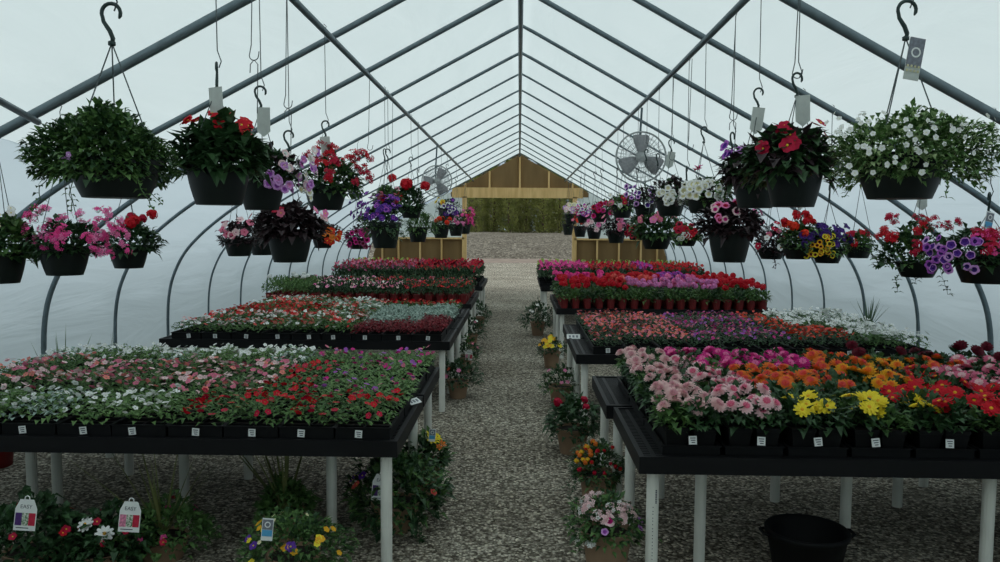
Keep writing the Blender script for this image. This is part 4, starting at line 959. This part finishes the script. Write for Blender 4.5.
ground_plant(573, 0, 6.0, .13, .2, TANPOT, .19, .22, 'dark leafy plant with few red blooms, between the front and middle right benches', [(2, 'head', 'crimson', .035, 160, 200, (.6, .9)), (2, 'head', 'crimson', .035, 300, 350, (.6, .9))], 'deep', None, .08, n=420)
ground_plant(560, 0, 7.6, .11, .2, TANPOT, .18, .18, 'green potted plant with pink buds under the middle right bench corner', [(4, 'single', 'pink', .022, 180, 300, (.2, .9))], 'deep', 'mid', .06, n=320)
ground_plant(551, 0, 9.7, .11, .2, TANPOT, .17, .17, 'pot of yellow flowers at the right path edge', [(14, 'single', 'yellow+gold', .035, 150, 350, (.2, 1))], 'deep', None, .06, n=300)
ground_plant(537, 0, 12.6, .12, .22, TANPOT, .27, .3, 'large dark bushy potted plant, farthest one along the right path edge', [(4, 'single', 'white', .025, 180, 300, (.3, .9))], 'deep', None, .08, n=420)
spike_plant(866, 7.6, BH - .006, 18, .36, 'tall thin spiky dracaena behind the white flats on the right', 'blue', .55, .07, .12, TRAYP)
spike_plant(783, 9.9, BH - .006, 14, .3, 'spiky dracaena by the geranium bench end, against the right film wall', 'blue', .5, .07, .12, TRAYP) if False else None
spike_plant(64, 6.2, 0, 12, .75, 'spiky dracaena peeking over the back of the nearest left flats', 'mid', .35, .1, .2, TRAYP)
spike_plant(118, 6.3, 0, 12, .72, 'second spiky dracaena behind the nearest left flats, by a hoop', 'mid', .3, .1, .2, TRAYP)

# printed marks down the front leg of the dahlia bench
leg0 = [o for o in bpy.data.objects['greenhouse_bench.002'].children if o.name.startswith('leg')][0]
b = MB(); rn = random.Random(8)
for i in range(8): b.box((.012, -.0292, .5 - i * .0085), (.007, .0016, .0055))
for i in range(22): b.box((-.002, -.0305, .42 - i * .017 - rn.random() * .004), (.004, .0012, .004))
obj('printed_marking', b.mesh('print', [INK]), leg0, label='small dark print running down the pipe')
# nursery tub and red bucket
def tub(px, d, r, h, m, name, label, cat):
    X = at(px, 500, d).x; b = MB()
    b.lathe([(.001, .0), (r * .78, .0), (r * .95, h * .84), (r * .97, h * .86), (r * 1.0, h * .87), (r * 1.02, h * .97), (r, h), (r * .955, h), (r * .93, h * .85), (r * .76, .012), (.001, .012)], 36)
    t = thing(name, label, cat, (X, d, 0)); obj('tub_wall', b.mesh('tub', [m], True), t)
    c = MB()
    for s in (-1, 1): c.tube([(s * r * 1.0, -.05, h * .9), (s * r * 1.12, -.03, h * .92), (s * r * 1.12, .03, h * .92), (s * r * 1.0, .05, h * .9)], .008, 6)
    obj('handle', c.mesh('handle', [m]), t)
tub(808, 3.93, .205, .225, TRAYP, 'nursery_tub', 'empty wide black plastic tub on the gravel under the dahlia bench', 'tub')
tub(-6, 5.45, .16, .33, REDBUCK, 'bucket', 'red plastic bucket at the photo edge under the nearest left bench', 'bucket')
# bench placards
def placard(x, y, z, rz, label, marks=3):
    b = MB(); b.box((0, 0, 0), (.13, .003, .06)); 
    for i in range(marks): b.box((-.035 + i * .035, -.002, 0), (.02, .001, .028), 1)
    t = thing('bench_sign', label, 'sign', (x, y, z), rz, 'white bench signs', b.mesh('sign', [LABELW, TAGGREY])); return t
s_ = placard(.50, 9.2, .0, 0, 'x'); bpy.data.objects.remove(s_)
p = at(568, 335, 7.7); s1 = placard(.485, 7.7, BH - .0, R_(-88), 'white sign with grey print clipped on the middle bench edge, right of the path'); s1.rotation_euler = (R_(-50), 0, 0); s1.location = (.535, 7.55, BH + .012)
s2 = placard(-.6, 4.6, BH + .0, 0, 'small white sign clipped to the nearest left bench edge'); s2.rotation_euler = (R_(-60), 0, R_(60)); s2.location = (-.625, 4.62, BH + .02); s2.scale = (.8, .8, .8)
